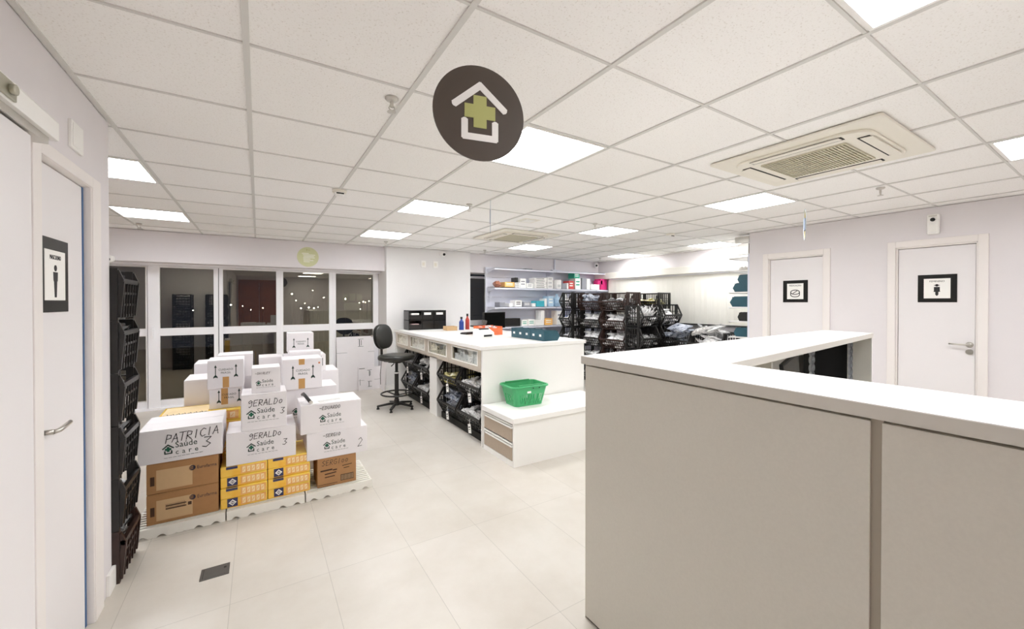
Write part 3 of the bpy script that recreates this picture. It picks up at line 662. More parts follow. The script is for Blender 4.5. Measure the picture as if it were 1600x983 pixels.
# ------------------------------------------------------------------ stackable picking crates
def crate_meshes(W, D, H_, m, tagm=None, L=.085, RH=.17):
    """front faces +y, back at y=0"""
    r = thing('stacking_crate', None, None)
    for s in (-1, 1):
        b = MB(); x = s * (W / 2 - .008); w = .016
        prof = [(0, .02), (D, .02), (D + L, RH), (D - .005, H_ - .012), (0, H_ - .012)]
        for p, q in zip(prof, prof[1:] + prof[:1]): b.bar((x, *p), (x, *q), w, .022)
        n = 6
        for k in range(1, n):
            y = D * k / n; b.bar((x, y, .02), (x, y, H_ - .012), .010, .012)
        b.bar((x, D + L * .36, .09), (x, D + L * .33, H_ * .62), .010, .012)
        for z in (.09, .16, .23):
            if z < H_ - .03: b.bar((x, 0, z), (x, D + (L * .6 if z < .2 else L * .35), z), .010, .010)
        b.box(x - .014, x + .014, D - .034, D, 0, H_).box(x - .014, x + .014, 0, .03, 0, H_)
        b.build('side_panel', m, r)
    b = MB()
    b.bar((-W / 2, .008, H_ - .012), (W / 2, .008, H_ - .012), .016, .024); b.bar((-W / 2, .008, .03), (W / 2, .008, .03), .016, .03); b.bar((-W / 2, .008, H_ * .55), (W / 2, .008, H_ * .55), .012, .012)
    k = int(W / .04)
    for i in range(1, k): b.bar((-W / 2 + W * i / k, .008, .03), (-W / 2 + W * i / k, .008, H_ - .012), .014, .010)
    b.build('back_panel', m, r)
    b = MB(); b.box(-W / 2, W / 2, 0, D, .012, .022)
    b.build('base_tray', m, r)
    b = MB()
    for q in (.02, .34, .67): z = .02 + (RH - .02) * q; b.bar((-W / 2 + .01, D + L * q, z), (W / 2 - .01, D + L * q, z), .008, .013)
    b.bar((-W / 2, D + L - .003, RH + .002), (W / 2, D + L - .003, RH + .002), .020, .026)
    k = int(W / .05)
    for i in range(1, k): b.bar((-W / 2 + W * i / k, D + .006, .015), (-W / 2 + W * i / k, D + L, RH - .005), .006, .008)
    b.build('front_lip', m, r)
    if tagm:
        b = MB(); M = tr(-W * .12, D + .095, .045) @ Matrix.Rotation(R(12), 4, 'Y'); b.M = M; b.box(-.035, .035, 0, .002, -.05, .05)
        tg = b.build('hanging_tag', PAPER, r); b = MB(); b.M = M @ tr(0, .0025, 0) @ rotz(math.pi); b.stroke([(-.02, .015), (.02, .018)], .012).stroke([(-.018, -.01), (.012, -.008)], .008); b.build('tag_writing', INK, tg)
        b = MB(); b.tube([(-W * .12, D + .082, .18), (-W * .12, D + .098, .14), (-W * .12, D + .097, .09)], .002, 5); b.build('tag_string', PAPER, tg)
    return r
def pillow(mb, c, s, rng):
    """crumpled packet"""
    M = tr(*c) @ Matrix.Rotation(rng.uniform(0, 6.3), 4, 'Z') @ Matrix.Rotation(rng.uniform(-.55, .55), 4, 'X') @ Matrix.Rotation(rng.uniform(-.5, .5), 4, 'Y')
    n, m = 9, 7; vs = []; fs = []
    for side in (1, -1):
        for i in range(n):
            for j in range(m):
                u, v = i / (n - 1) * 2 - 1, j / (m - 1) * 2 - 1
                e = (1 - abs(u) ** 3) * (1 - abs(v) ** 3)
                vs.append(M @ Vector((u * s[0] / 2 * (1 + rng.uniform(-.05, .05)), v * s[1] / 2 * (1 + rng.uniform(-.05, .05)), side * s[2] / 2 * e * rng.uniform(.55, 1.25) + .004 * side)))
    o = n * m
    for i in range(n - 1):
        for j in range(m - 1):
            a = i * m + j; fs.append((a, a + m, a + m + 1, a + 1)); a += o; fs.append((a, a + 1, a + m + 1, a + m))
    return mb.add(vs, fs)
def heap_mesh(W, D, h, seed, n=34, size=.18):
    rng = random.Random(seed); mb = MB()
    for k in range(n):
        f = k / n; x = rng.uniform(-W / 2 + .07, W / 2 - .07); y = rng.uniform(.07, D + .01); z = .05 + (h - .07) * f ** .6 * rng.uniform(.75, 1)
        pillow(mb, (x, y, z), (size * rng.uniform(.7, 1.15), size * rng.uniform(.5, .8), .06 * rng.uniform(.7, 1.4)), rng)
    # keep inside the crate
    mb.v = [Vector((max(-W / 2 + .025, min(W / 2 - .025, p.x)), max(.02, min(D + (.0 if p.z < .08 else .055), p.y)), max(.023, p.z))) for p in mb.v]
    return mb
def tube_heap(W, D, h, seed, n=130):
    rng = random.Random(seed); mb = heap_mesh(W, D, h * .6, seed, 8)
    for k in range(n):
        x = rng.uniform(-W / 2 + .06, W / 2 - .06); y = rng.uniform(.06, D); a = rng.uniform(-.9, .9); b = rng.uniform(-.8, .8); L = rng.uniform(.10, .17)
        p = Vector((x, y, h * rng.uniform(.35, .6))); d = Vector((math.sin(a), math.sin(b) * .6, .75)).normalized()
        mb.tube([p, p + d * L * .6, p + d * L + Vector((rng.uniform(-.02, .02), 0, -.01))], .006, 5)
    mb.v = [Vector((max(-W / 2 + .02, min(W / 2 - .02, p.x)), max(.02, min(D + .07, p.y)), max(.023, p.z))) for p in mb.v]
    return mb
HEAP = {}
def heap(kind, m, loc, rot, label, W, D, h, sz=1.):
    key = (kind, m.name, W, D, h)
    if key not in HEAP:
        _k = dict(n=9, size=.38) if kind == 'bags' else {}
        o = (tube_heap if kind == 'tubes' else heap_mesh)(W, D, h, sum(map(ord, str(key))), **_k).build('packet_heap', m); HEAP[key] = o; first = True
    else:
        o = HEAP[key].copy(); col.objects.link(o)
    tag(o, label, 'packets', kind='stuff'); o.location = loc; o.rotation_euler = (0, 0, rot); o.scale.z = sz
    return o
FAM = {}
def crate(fam, loc, rot, label, group, sz=1.):
    W, D, H_, m, tg, L, RH = (tuple(fam) + (.085, .17))[:7] if len(fam) == 5 else fam
    key = (W, D, H_, m.name, bool(tg), L, RH)
    if key not in FAM: FAM[key] = r = crate_meshes(W, D, H_, m, tg, L, RH)
    else: r = copy_tree(FAM[key])
    tag(r, label, 'crate', group); r.location = loc; r.rotation_euler = (0, 0, rot); r.scale.z = sz
    return r
# rack on the right half: all crates stand about .34 high
RK_B = (.60, .34, .344, BLK, None); RK_N = (.60, .34, .344, BRN, None)
LW = math.pi / 2           # front towards -x
FCAM = math.pi             # front towards -y
def stack(x, y, rot, n, h, cols, where, group, W, D, fills, z0=0., base=.344):
    for k in range(n):
        m = cols[k]; nm = 'black' if m is BLK else 'dark brown'
        pos = ['lowest', 'second lowest', 'middle' if n == 5 else 'third', 'fourth', 'topmost'][k] if k < n - 1 else 'topmost'
        loc = (x, y, z0 + k * h)
        crate((W, D, base, m, None), loc, rot, '%s plastic crate, %s of %s' % (nm, pos, where), group, h / base)
        f = fills[k]
        if f:
            kind, pm, fh, adj = f
            heap(kind, pm, loc, rot, '%s in the %s crate of %s' % (adj, pos, where), W, D, fh)
wp = ('packs', PKW, .30, 'clear white packets'); wl_ = ('packs', PKW, .25, 'clear white packets'); dk = ('packs', PKD, .24, 'dark packets'); bl = ('packs', PKB, .32, 'blue-grey packets'); tb = ('tubes', PKW, .30, 'white tube packets'); yl = ('packs', PKY, .22, 'yellow-green packets')
G = 'crates stacked in the middle of the room'
stack(5.60, 6.31, LW, 5, .348, [BLK] * 5, 'the leftmost stack by the pale blue shelves', G, .30, .34, [None, None, wl_, wl_, None])
stack(5.80, 5.845, LW, 5, .344, [BLK, BLK, BLK, BLK, BRN], 'the stack topped with blue-grey packets', G, .60, .34, [dk, wl_, wp, wp, bl])
stack(5.80, 5.23, LW, 5, .344, [BLK, BRN, BRN, BRN, BRN], 'the dark brown stack facing left', G, .60, .34, [wp, tb, wp, wp, dk])
stack(5.56, 4.86, FCAM, 4, .372, [BLK] * 4, 'the stack topped with white tubes', G, .44, .30, [wp, wp, dk, ('tubes', PKW, .42, 'tall white tube packets')])
stack(6.12, 4.86, FCAM, 4, .376, [BLK] * 4, 'the stack right of the white tubes', G, .46, .30, [wp, None, wl_, wp])
stack(6.60, 5.20, LW, 5, .344, [BLK] * 5, 'the stack behind the white tubes', G, .60, .34, [None, None, None, wp, yl])
E_ = (.56, .40, .344, BLK, None)
stack(6.22, 3.67, LW, 3, .36, [BLK] * 3, 'the low stack by the right wall end', G, .56, .40, [None, wl_, ('bags', PKW, .54, 'big white bags')])
stack(6.30, 4.28, LW, 3, .36, [BLK] * 3, 'the low stack left of the big white bags', G, .56, .34, [None, None, ('bags', PKB, .50, 'dark plastic bags')])

# bays under the worktop: crates face -x
DKB = (.60, .36, .335, BLK, True)
for by, bay, ys_ in ((0, 'near worktop bay', (4.17, 4.80)), (1, 'worktop bay behind the stool', (5.76, 6.40))):
    for c, y in enumerate(ys_):
        for k in range(2):
            z = .075 + k * .345; side = ('near' if c == 0 else 'far')
            crate(DKB, (2.46, y, z), LW, 'black crate with hanging tag, %s %s one in the %s' % ('upper' if k else 'lower', side, bay), 'crates under the worktop')
            f = {(0, 0, 0): wl_, (0, 0, 1): wl_, (0, 1, 0): bl, (0, 1, 1): yl, (1, 0, 0): wl_, (1, 0, 1): wp, (1, 1, 0): bl, (1, 1, 1): dk}[(by, c, k)]
            kd, pm, fh, adj = f
            heap(kd, pm, (2.46, y, z), LW, '%s in the %s %s crate of the %s' % (adj, 'upper' if k else 'lower', side, bay), .60, .36, fh)
    one(MB().box(2.08, 2.66, ys_[0] - .29, ys_[1] + .31, 0, .075), 'crate_plinth', DARK, 'low dark plinth under the crates in the %s' % bay, 'plinth')
# stack just beyond the end of the left wall, fronts facing +y, and its neighbours seen in the glass
LFB = (.335, .40, .285, BLK, None, .016, .215); LFN = (.335, .40, .285, BRN, None, .016, .215)
for s, (x, lab, n) in enumerate(((-1.05, 'the tall stack by the left wall end', 6), (-1.48, 'the stack seen only in the glass', 6))):
    for k in range(n):
        nm = 'dark brown' if (k == 0 and s == 0) else 'black'
        o6 = ['lowest', 'second lowest', 'third lowest', 'third highest', 'second highest', 'topmost']
        pos = 'lowest' if k == 0 else ('topmost' if k == n - 1 else o6[k])
        loc = ((x, 3.18, .288 * k), (x, 3.02, .288 * k))[s]; rt = (-LW, 0)[s]
        crate(LFN if nm != 'black' else LFB, loc, rt, '%s plastic crate, %s of %s' % (nm, pos, lab), 'crates behind the left wall')
        if not (s == 0 and k == 5): heap('packs', PKW if k % 2 else PKD, loc, rt, 'plastic packets in the %s crate of %s' % (pos, lab), .335, .345, .25)

# ------------------------------------------------------------------ white plastic pallets
def pallet():
    t = thing('plastic_pallet', None, None)
    b = MB(); n = 13
    for k in range(n): y = .5 * k / n; b.box(.004, .496, y + .002, y + .5 / n * .58, .048, .064)
    for k in range(7): x = .004 + .476 * k / 6; b.box(x, x + .012, .002, .498, .036, .052)
    b.build('slatted_top', PALLET, t)
    b = MB()
    for y in (.0, .488):
        # wavy skirt
        xs = [.004 + .492 * i / 48 for i in range(49)]
        low = []
        for i, x in enumerate(xs):
            u = (x - .004) / .492; w = 0 if (u < .06 or u > .94 or .47 < u < .53) else max(0, math.sin((u - .06) / .88 * math.pi * 9)) ** .8 * .017
            low.append((x, w))
        b.prism([(x, .062) for x in (.496, .004)] + low, 'y', y, y + .012)
    for x in (.004, .484):
        ys2 = [.5 * i / 40 for i in range(41)]
        low = [(y, max(0, math.sin(i / 40 * math.pi * 9)) * .015 if 3 < i < 37 else 0) for i, y in enumerate(ys2)]
        b.prism([(.498, .062), (.002, .062)] + [(min(max(y, .002), .498), z) for y, z in low], 'x', x, x + .012)
    b.build('skirt', PALLET, t); return t
p0 = None
for x, y, lab in ((-.70, 3.47, 'white slatted plastic floor pallet under the stack of kraft boxes, front left'), (-.20, 3.47, 'white slatted plastic floor pallet under the yellow packs, front middle'),
                  (.30, 3.47, 'white slatted plastic floor pallet under the kraft box at the right, its end bare'), (-.70, 3.98, 'white slatted plastic floor pallet in the back row behind the kraft boxes'), (-.20, 3.98, 'white slatted plastic floor pallet in the back row behind the yellow packs')):
    p = pallet() if p0 is None else copy_tree(p0); p0 = p0 or p
    p.location = (x, y, 0); tag(p, lab, 'pallet', 'white plastic floor pallets')
# ------------------------------------------------------------------ cartons on the pallets
STK = {'A': [[(0, 0), (.5, 1), (1, 0)], [(.15, .38), (.9, .42)]], 'C': [[(1, .85), (.55, 1), (.1, .7), (.1, .3), (.5, 0), (1, .15)]],
       'D': [[(.1, 0), (.15, 1), (.65, .9), (1, .5), (.6, .08), (.05, 0)]], 'E': [[(1, 1), (.1, .95), (.1, 0), (1, .05)], [(.1, .5), (.8, .55)]],
       'G': [[(1, .9), (.5, 1), (.1, .7), (.1, .25), (.5, 0), (1, .1), (1, .45), (.55, .45)]], 'g': [[(.95, .8), (.5, 1), (.05, .75), (.3, .5), (.95, .75), (.9, .1), (.5, -.15), (.3, 0)]],
       'I': [[(.5, 1), (.5, 0)]], 'L': [[(.1, 1), (.1, 0), (1, .05)]], 'O': [[(.5, 1), (.1, .75), (.05, .3), (.45, 0), (.9, .25), (.95, .75), (.5, 1)]], 'o': [[(.5, .7), (.15, .5), (.15, .2), (.5, .05), (.85, .25), (.85, .55), (.5, .7)]],
       'P': [[(.15, 0), (.2, 1), (.9, .9), (.9, .55), (.2, .45)]], 'R': [[(.1, 0), (.15, 1), (.9, .9), (.85, .55), (.15, .48), (1, 0)]], 'S': [[(1, .9), (.5, 1), (.1, .75), (.9, .3), (.5, 0), (0, .15)]],
       'T': [[(-.1, 1), (1.1, 1.05)], [(.5, 1), (.45, 0)]], 'U': [[(.1, 1), (.1, .25), (.5, 0), (.9, .25), (.95, 1)]], 'H': [[(.1, 1), (.1, 0)], [(.9, 1), (.9, 0)], [(.1, .5), (.9, .5)]],
       'Y': [[(0, 1), (.5, .5), (1, 1)], [(.5, .5), (.45, 0)]], 'B': [[(.1, 0), (.1, 1), (.8, .85), (.2, .52), (.9, .3), (.1, 0)]], '-': [[(0, .5), (1, .5)]],
       '2': [[(.05, .8), (.5, 1), (.9, .7), (.1, 0), (1, .05)]], '3': [[(.05, .95), (.9, .95), (.4, .55), (.95, .3), (.5, 0), (0, .1)]], ' ': []}
def handwrite(mb, s, x, z, h, w=.55, pen=.004, slant=.15, step=.72, rise=0.):
    for k, ch in enumerate(s):
        for line in STK[ch]:
            mb.stroke([(x + k * h * step + (p[0] * w + p[1] * slant) * h, z + p[1] * h + rise * k) for p in line], pen)
    return mb
def logo(t, M, s, ink=INKG, part='printed_logo'):
    """house with cross, then the two-line lettering; s = width"""
    b = MB(); b.M = M @ tr(-s * .37, 0, 0); house(b, s * .25, w=.13); 
    b.M = M; b.text('Saúde', s * .235, -s * .215, .025 * s, 'LEFT', sx=.92); b.text('care', s * .20, -s * .215, -.17 * s, 'LEFT', track=1.75, sx=.92)
    for k in range(9): b.stroke([(-s * .47 + k * s * .10, -.235 * s), (-s * .47 + k * s * .10 + s * .075, -.235 * s)], s * .008)
    o = b.build(part, ink, t); c = MB(); c.M = M @ tr(-s * .37, 0, 0); cross(c, s * .27); c.build('green_cross', INKG2, o); return o
def fragile(t, M, s, word=True):
    b = MB(); b.M = M
    for x in (-.5 * s, .5 * s):
        b.stroke([(x, -.34 * s), (x, .30 * s)], .04 * s); b.poly([(x, .40 * s), (x - .065 * s, .24 * s), (x + .065 * s, .24 * s)])
        b.poly([(x, -.17 * s), (x - .10 * s, -.30 * s), (x - .10 * s, -.40 * s), (x, -.30 * s), (x + .10 * s, -.40 * s), (x + .10 * s, -.30 * s)])
    if word: b.text('CUIDADO', .165 * s, 0, .05 * s, sx=.9, track=1.05).text('FRÁGIL', .165 * s, 0, -.14 * s, sx=.9, track=1.05)
    return b.build('fragile_print', INKG, t)
def carton(label, x0, x1, y0, y1, z0, z1, m=CARD, flap=.006, group='cartons on the floor pallets', name='carton', rot=0):
    t = thing(name, label, 'box', ((x0 + x1) / 2, (y0 + y1) / 2, z0), group)
    b = MB().box(x0, x1, y0, y1, z0, z1 - flap); b.build('body', m, t, bevel=.003)
    ym = (y0 + y1) / 2
    for a, c in ((y0 + .001, ym - .0015), (ym + .0015, y1 - .001)): MB().box(x0 + .001, x1 - .001, a, c, z1 - flap, z1).build('top_flap', m, t, bevel=.0015)
    return t
Fm = lambda x, y, z: tr(x, y - .0002, z)      # printed on a front face (towards -y)
def hand(t, y, txt, x, z, h, pen=.0035, ink=INK, **k):
    b = MB(); b.M = tr(0, y - .0004, 0); handwrite(b, txt, x, z, h, pen=pen, **k); return b.build('handwriting', ink, t)
YF = 3.52; PZ = .065
# kraft boxes
for k, (z0, lab) in enumerate(((PZ, 'lower of two kraft boxes with a round logo, standing on the left pallet'), (.267, 'upper of two kraft boxes with a round logo, under a white box'))):
    t = carton(lab, -.63, -.245, YF + .003 * k, 3.90, z0, z0 + .2, KRAFT)
    yy = YF + .003 * k
    b = MB(); b.M = Fm(-.475, yy, z0 + .095); b.box(-.105, .085, -.0006, 0, -.075, .06); lb = b.build('pale_label', KRAFTL, t)
    if k == 0:
        b = MB(); b.M = Fm(-.47, yy - .0007, z0 + .11); 
        for q in range(2): b.stroke([(-.06, -.02 * q), (.045, -.02 * q)], .007)
        for q in range(14): b.stroke([(-.06 + q * .0075, .012), (-.06 + q * .0075, -.026)], .002)
        b.box(.055, .075, -.0006, 0, -.022, 0); b.build('label_print', INKBR, lb)
    b = MB(); b.M = Fm(-.36, yy, z0 + .135); b.text('Eurofarma', .032, -.005, -.012, 'LEFT', sx=.82); b.disc(-.03, 0, .0175)
    b.build('printed_logo', INKB, t); b = MB(); b.M = Fm(-.39, yy - .0008, z0 + .135)
    for q in (-.009, -.003, .003, .009): b.stroke([(-.017, q), (.004, q + .002)], .0022)
    b.build('logo_stripes', KRAFT, t)
    b = MB(); b.M = Fm(-.60, yy, z0 + .085); b.box(-.011, .011, -.0006, 0, -.03, .03); b.build('side_mark', INKBR, t)
# long white box with a handwritten name and 3
t = carton('wide white box with handwriting and a large 3, topmost on the kraft boxes', -.67, -.22, YF - .002, 3.93, .469, .69)
M = Fm(-.43, YF - .003, .555) @ Matrix.Rotation(R(-2), 4, 'Y'); logo(t, M, .235); hand(t, YF - .003, 'PATRICIA', -.535, .595, .056, pen=.0042, rise=.003, step=.66); hand(t, YF - .0045, '3', -.335, .535, .07, w=.65, pen=.0045)
# yellow packs: four layers of two
NAVY = mat('navy_print', s2l(44, 48, 92), .3, coat=.4)
def ypack(label, x0, x1, y0, y1, z0, z1, emblem):
    t = thing('shrink_wrapped_pack', label, 'pack', ((x0 + x1) / 2, (y0 + y1) / 2, z0), 'yellow shrink wrapped packs')
    MB().box(x0 + .001, x1 - .001, y0, y1, z0, z1 - .001).build('wrapped_cartons', YEL, t, bevel=.006, seg=3)
    h = z1 - z0; w = x1 - x0
    b = MB(); b.M = Fm(x0, y0, z0); b.box(w * .42, w * .97, -.0006, 0, h * .12, h * .86); o = b.build('orange_band', ORA, t)
    b = MB(); b.M = Fm(x0, y0 - .0008, z0)
    for k in range(5):
        xx = w * (.46 + .10 * k); b.box(xx, xx + w * .065, -.0005, 0, h * .24, h * .74)
    p = b.build('cream_cells', CREAM, o); b = MB(); b.M = Fm(x0, y0 - .0014, z0)
    for k in range(5):
        xx = w * (.475 + .10 * k); b.stroke([(xx, h * .36), (xx + w * .03, h * .6)], .005, .0004)
    b.build('cell_figures', ORA, o)
    b = MB(); b.M = Fm(x0, y0, z0)
    if emblem:
        b.box(w * .14, w * .36, -.0006, 0, h * .10, h * .90); e = b.build('navy_label', NAVY, t)
        b = MB(); b.M = Fm(x0 + w * .25, y0 - .0008, z0 + h * .5); b.poly([(0, h * .30), (-w * .085, 0), (0, -h * .30), (w * .085, 0)], .0005); b.build('emblem', PAPER, e)
        b = MB(); b.M = Fm(x0 + w * .25, y0 - .0016, z0 + h * .5); b.ring(0, 0, h * .12, .003).stroke([(0, h * .18), (0, -h * .18)], .003); b.build('emblem_lines', NAVY, e)
    else:
        b.box(w * .12, w * .36, -.0006, 0, h * .70, h * .94); b.M = tr(x0, y0, z1 - .001); b.box(w * .12, w * .36, 0, .09, 0, .0006); b.build('navy_label', NAVY, t)
    return t
lay = ['lowest', 'second lowest', 'second highest', 'highest']
for r_ in range(4):
    for c in range(2):
        x0 = -.235 + c * .288
        ypack('yellow shrink wrapped pack, %s of four layers, %s column on the middle pallet' % (lay[r_], 'right' if c else 'left'), x0, x0 + .286, YF - .012 * (r_ == 1) + .006 * c, 3.88, PZ + r_ * .075, PZ + (r_ + 1) * .075, r_ % 2 == 0)
zt = PZ + .30
for k in range(7):   # packs behind the wide white box
    ypack('yellow shrink wrapped pack behind the wide white box, layer %s up' % ['one', 'two', 'three', 'four', 'five', 'six', 'seven'][k], -.64, -.125, 3.945, 4.24, PZ + k * .0885, PZ + (k + 1) * .0885, k % 2 == 0)
t = thing('paper_sheet', 'pale yellow paper with dark scribbles lying on the yellow packs behind the wide white box', 'paper', (-.45, 4.05, PZ + .62))
MB().box(-.62, -.34, 3.96, 4.20, PZ + .6197, PZ + .6215).build('sheet', CREAM, t)
b = MB(); b.M = tr(-.60, 4.0, PZ + .6217) @ Matrix.Rotation(R(-90), 4, 'X')
random.seed(5)
for k in range(7): x = .01 + .035 * k; b.stroke([(x, -.02), (x + .02, -.10), (x + .03, -.04), (x + .012, -.07)], .005)
b.build('scribbles', INK, t)
# white printed boxes in the middle column
t = carton('wide white box with handwriting and a 3, resting on the yellow packs', -.20, .24, YF, 3.86, zt, .60); logo(t, Fm(.03, YF, .475), .215); hand(t, YF - .0015, 'gERALDo', -.065, .535, .042); hand(t, YF - .0015, '3', .15, .46, .045, w=.6)
t = carton('smaller white box with handwriting and a 3, standing on a wide white box', -.11, .18, YF + .005, 3.80, .60, .862); logo(t, Fm(.035, YF + .005, .715), .225); hand(t, YF + .0035, 'gERALDo', -.07, .775, .045); hand(t, YF + .0035, '3', .135, .70, .045, w=.6)
t = carton('smallest white box with the house logo, topmost of the middle column', -.045, .14, YF + .04, 3.76, .862, 1.048); logo(t, Fm(.05, YF + .04, .935), .14, part='printed_logo'); hand(t, YF + .0385, '-SHIRLEY', -.025, 1.0, .017, pen=.0015)
# right column
t = carton('small kraft box with handwriting on the right pallet under two white boxes', .39, .68, YF, 3.80, PZ, .295, KRAFT)
hand(t, YF, 'SERGIoo', .42, .235, .04, pen=.003); b = MB(); b.M = Fm(.475, YF, .17)
b.stroke([(-.06, .025), (.02, .027)], .012).stroke([(.03, .02), (.055, .02)], .010).stroke([(-.03, -.005), (.05, 0)], .009).stroke([(-.03, -.03), (.04, -.028)], .007)
b.box(.085, .185, -.0006, 0, -.08, -.03); b.stroke([(-.08, -.085), (.06, -.085)], .004).stroke([(-.08, -.10), (.04, -.10)], .003).stroke([(.10, .04), (.17, .045)], .006).stroke([(.11, .02), (.15, .022)], .006); b.build('brown_print', INKBR, t)
b = MB(); b.M = Fm(.61, YF - .0008, .115)
for k in range(16): b.stroke([(-.045 + k * .006, -.02), (-.045 + k * .006, .02)], .002, .0004)
b.build('barcode_lines', KRAFTL, t)
t = carton('wide white box with handwriting and a 2, on the small kraft box', .315, .77, YF, 3.86, .295, .508); logo(t, Fm(.535, YF, .395), .205); hand(t, YF - .0015, '-SERGIO', .43, .462, .026, pen=.0028); hand(t, YF - .0015, '2', .69, .345, .07, w=.5, pen=.0035)
t = carton('wide white box with handwriting and a paper on top, topmost of the right column', .272, .72, YF, 3.84, .508, .735); logo(t, Fm(.505, YF, .615), .205); hand(t, YF - .0015, '-EDUARDO', .405, .685, .027, pen=.0028)
t = thing('paper_sheet', 'white sheet of paper with writing lying on the topmost box of the right column', 'paper', (.44, 3.66, .736))
b = MB(); M = tr(.47, 3.66, .737) @ rotz(R(12)); b.M = M; b.prism([(-.13, -.10), (.13, -.10), (.13, .10), (-.13, .10)], 'z', 0, .0015); b.build('sheet', PAPER, t)
b = MB(); b.M = M
for k in range(3): b.box(-.08, .10, -.08 + .022 * k, -.074 + .022 * k, .0015, .0021)
b.build('writing', mat('grey_ink', s2l(130, 130, 132), .6), t)
t = thing('tape_dispenser', 'black curved tape dispenser handle on the paper at the left box edge', 'tape dispenser', (.33, 3.60, .74))
MB().tube([(.345, 3.545, .752), (.335, 3.56, .765), (.32, 3.60, .785), (.305, 3.66, .80), (.30, 3.69, .79)], .013, 10).build('handle', BLK, t, smooth=True)
MB().cyl((.349, 3.535, .7505), (.345, 3.546, .7525), .0135, n=14).build('end_cap', CHROME, t)
# back row of plain and fragile boxes
W_ = 'plain white box '
def tape(t, x, y, z0, z1, w, top=None):
    MB().box(x - w / 2, x + w / 2, y - .0007, y, z0, z1).build('tape_strip', TAPE, t)
    if top: MB().box(x - w / 2, x + w / 2, y - .0007, top, z1 - .0002, z1 + .0006).build('tape_strip', TAPE, t)
yb = 4.26
carton('plain white box at the back left under a slightly shorter one, lowest', -.56, -.10, yb + .02, 4.66, 0, .45, group='plain white cartons behind')
carton('plain white box with a bare side at the back left of the pallets', -.525, -.12, yb + .005, 4.62, .45, .89, group='plain white cartons behind')
carton('plain white box farthest back at the left, just above its neighbour', -.50, -.06, 4.66, 4.98, .50, .975, group='plain white cartons behind')
carton('plain white box on the floor at the back, farthest left support', -.50, -.06, 4.68, 4.98, 0, .50, group='plain white cartons behind')
t = carton('white fragile box with brown tape, half hidden behind the yellow packs', -.335, -.115, 4.0, 4.24, PZ + 7 * .0885, .848); fragile(t, Fm(-.205, 4.0, .78), .135); tape(t, -.235, 4.0, .715, .846, .045)
t = carton('white fragile box with brown tape, topmost of the left back stack', -.345, -.105, 3.985, 4.23, .85, 1.075); fragile(t, Fm(-.225, 3.985, .985), .135); tape(t, -.225, 3.985, .853, .94, .042)
t = carton('white box with its printed side showing, right behind the topmost left fragile box', -.30, -.045, 4.25, 4.5, .89, 1.085)
b = MB(); 
for k in range(7): b.box(-.0449, -.0445, 4.28 + .025 * k, 4.295 + .025 * k, .93 + .02 * (k % 4), .95 + .02 * (k % 4))
b.build('side_print', INKG, t)
b2 = carton('white house logo box in the back row between the middle and right columns', .165, .60, 3.95, 4.30, .40, .79); logo(b2, Fm(.35, 3.95, .595), .215)
carton('plain white box supporting the half hidden logo box in the back row', .165, .60, 3.97, 4.30, 0, .40, group='plain white cartons behind')
carton('plain white box at the right end of the back row', .30, .675, 4.34, 4.72, .45, .87, group='plain white cartons behind')
carton('plain white box on the floor under the right end of the back row', .30, .675, 4.36, 4.72, 0, .45, group='plain white cartons behind')
t = carton('white fragile box with brown tape over its top, topmost of the back row', .17, .475, 3.93, 4.20, .79, 1.05)
fragile(t, Fm(.325, 3.93, .935), .155); tape(t, .315, 3.93, .793, .88, .05); tape(t, .315, 3.93, 1.0, 1.049, .045, 4.18)
MB().box(.445, .46, 3.929, 3.93, 1.0, 1.015).build('red_sticker', mat('orange_sticker', s2l(206, 130, 90), .5), t)
t = carton('small white box with a printed side, right behind the taped fragile box', .20, .56, 4.36, 4.62, .87, 1.03)
carton('plain white box peeping above the taped fragile box at the back', .24, .50, 4.21, 4.35, .80, 1.085)
b = MB(); b.M = Fm(.52, 4.36, .96); b.stroke([(-.005, -.06), (-.005, .05)], .012).stroke([(.012, -.04), (.012, .03)], .006); b.build('front_print', INKG, t)
t = carton('white fragile box standing highest at the back of the stacks', .235, .455, 4.38, 4.60, 1.055, 1.245); fragile(t, Fm(.345, 4.38, 1.15), .12)
carton('plain white box just behind and below the highest fragile box', .0, .19, 4.34, 4.60, .79, 1.035, group='plain white cartons behind')
carton('plain white box on the floor at the back middle', -.05, .16, 4.34, 4.60, 0, .79, group='plain white cartons behind')
# flattened cartons leaning on the glazing
t = thing('flattened_carton', 'tall flattened white cardboard leaning on the glazing behind the stool', 'cardboard', (1.45, 7.5, 0)); M = tr(1.14, 7.44, 0) @ Matrix.Rotation(R(-7), 4, 'X')
b = MB(); b.M = M; b.box(0, .63, 0, .012, .0, .94).box(0, .63, .014, .022, .0, .92); b.build('sheet', CARD, t, bevel=.002)
b = MB(); b.M = M; b.box(0, .17, -.0006, 0, .66, .664).box(.52, .63, -.0006, 0, .66, .664)
b.M = M @ tr(.40, -.0003, .82)
b.stroke([(-.045, .07), (.045, .07)], .006).stroke([(-.045, -.06), (.045, -.06)], .006).stroke([(-.02, -.05), (-.02, .06)], .012).stroke([(.012, -.04), (.012, .05)], .008); b.build('print', INKG, t)
t = thing('flattened_carton', 'small flattened white cardboard in front of the tall one behind the stool', 'cardboard', (1.68, 7.4, 0)); M = tr(1.47, 7.38, 0) @ Matrix.Rotation(R(-6), 4, 'X')
b = MB(); b.M = M; b.box(0, .40, 0, .010, .0, .40); b.build('sheet', CARD, t, bevel=.002)
b = MB(); b.M = M; b.box(0, .10, -.0006, 0, .17, .173).box(.27, .40, -.0006, 0, .17, .173)
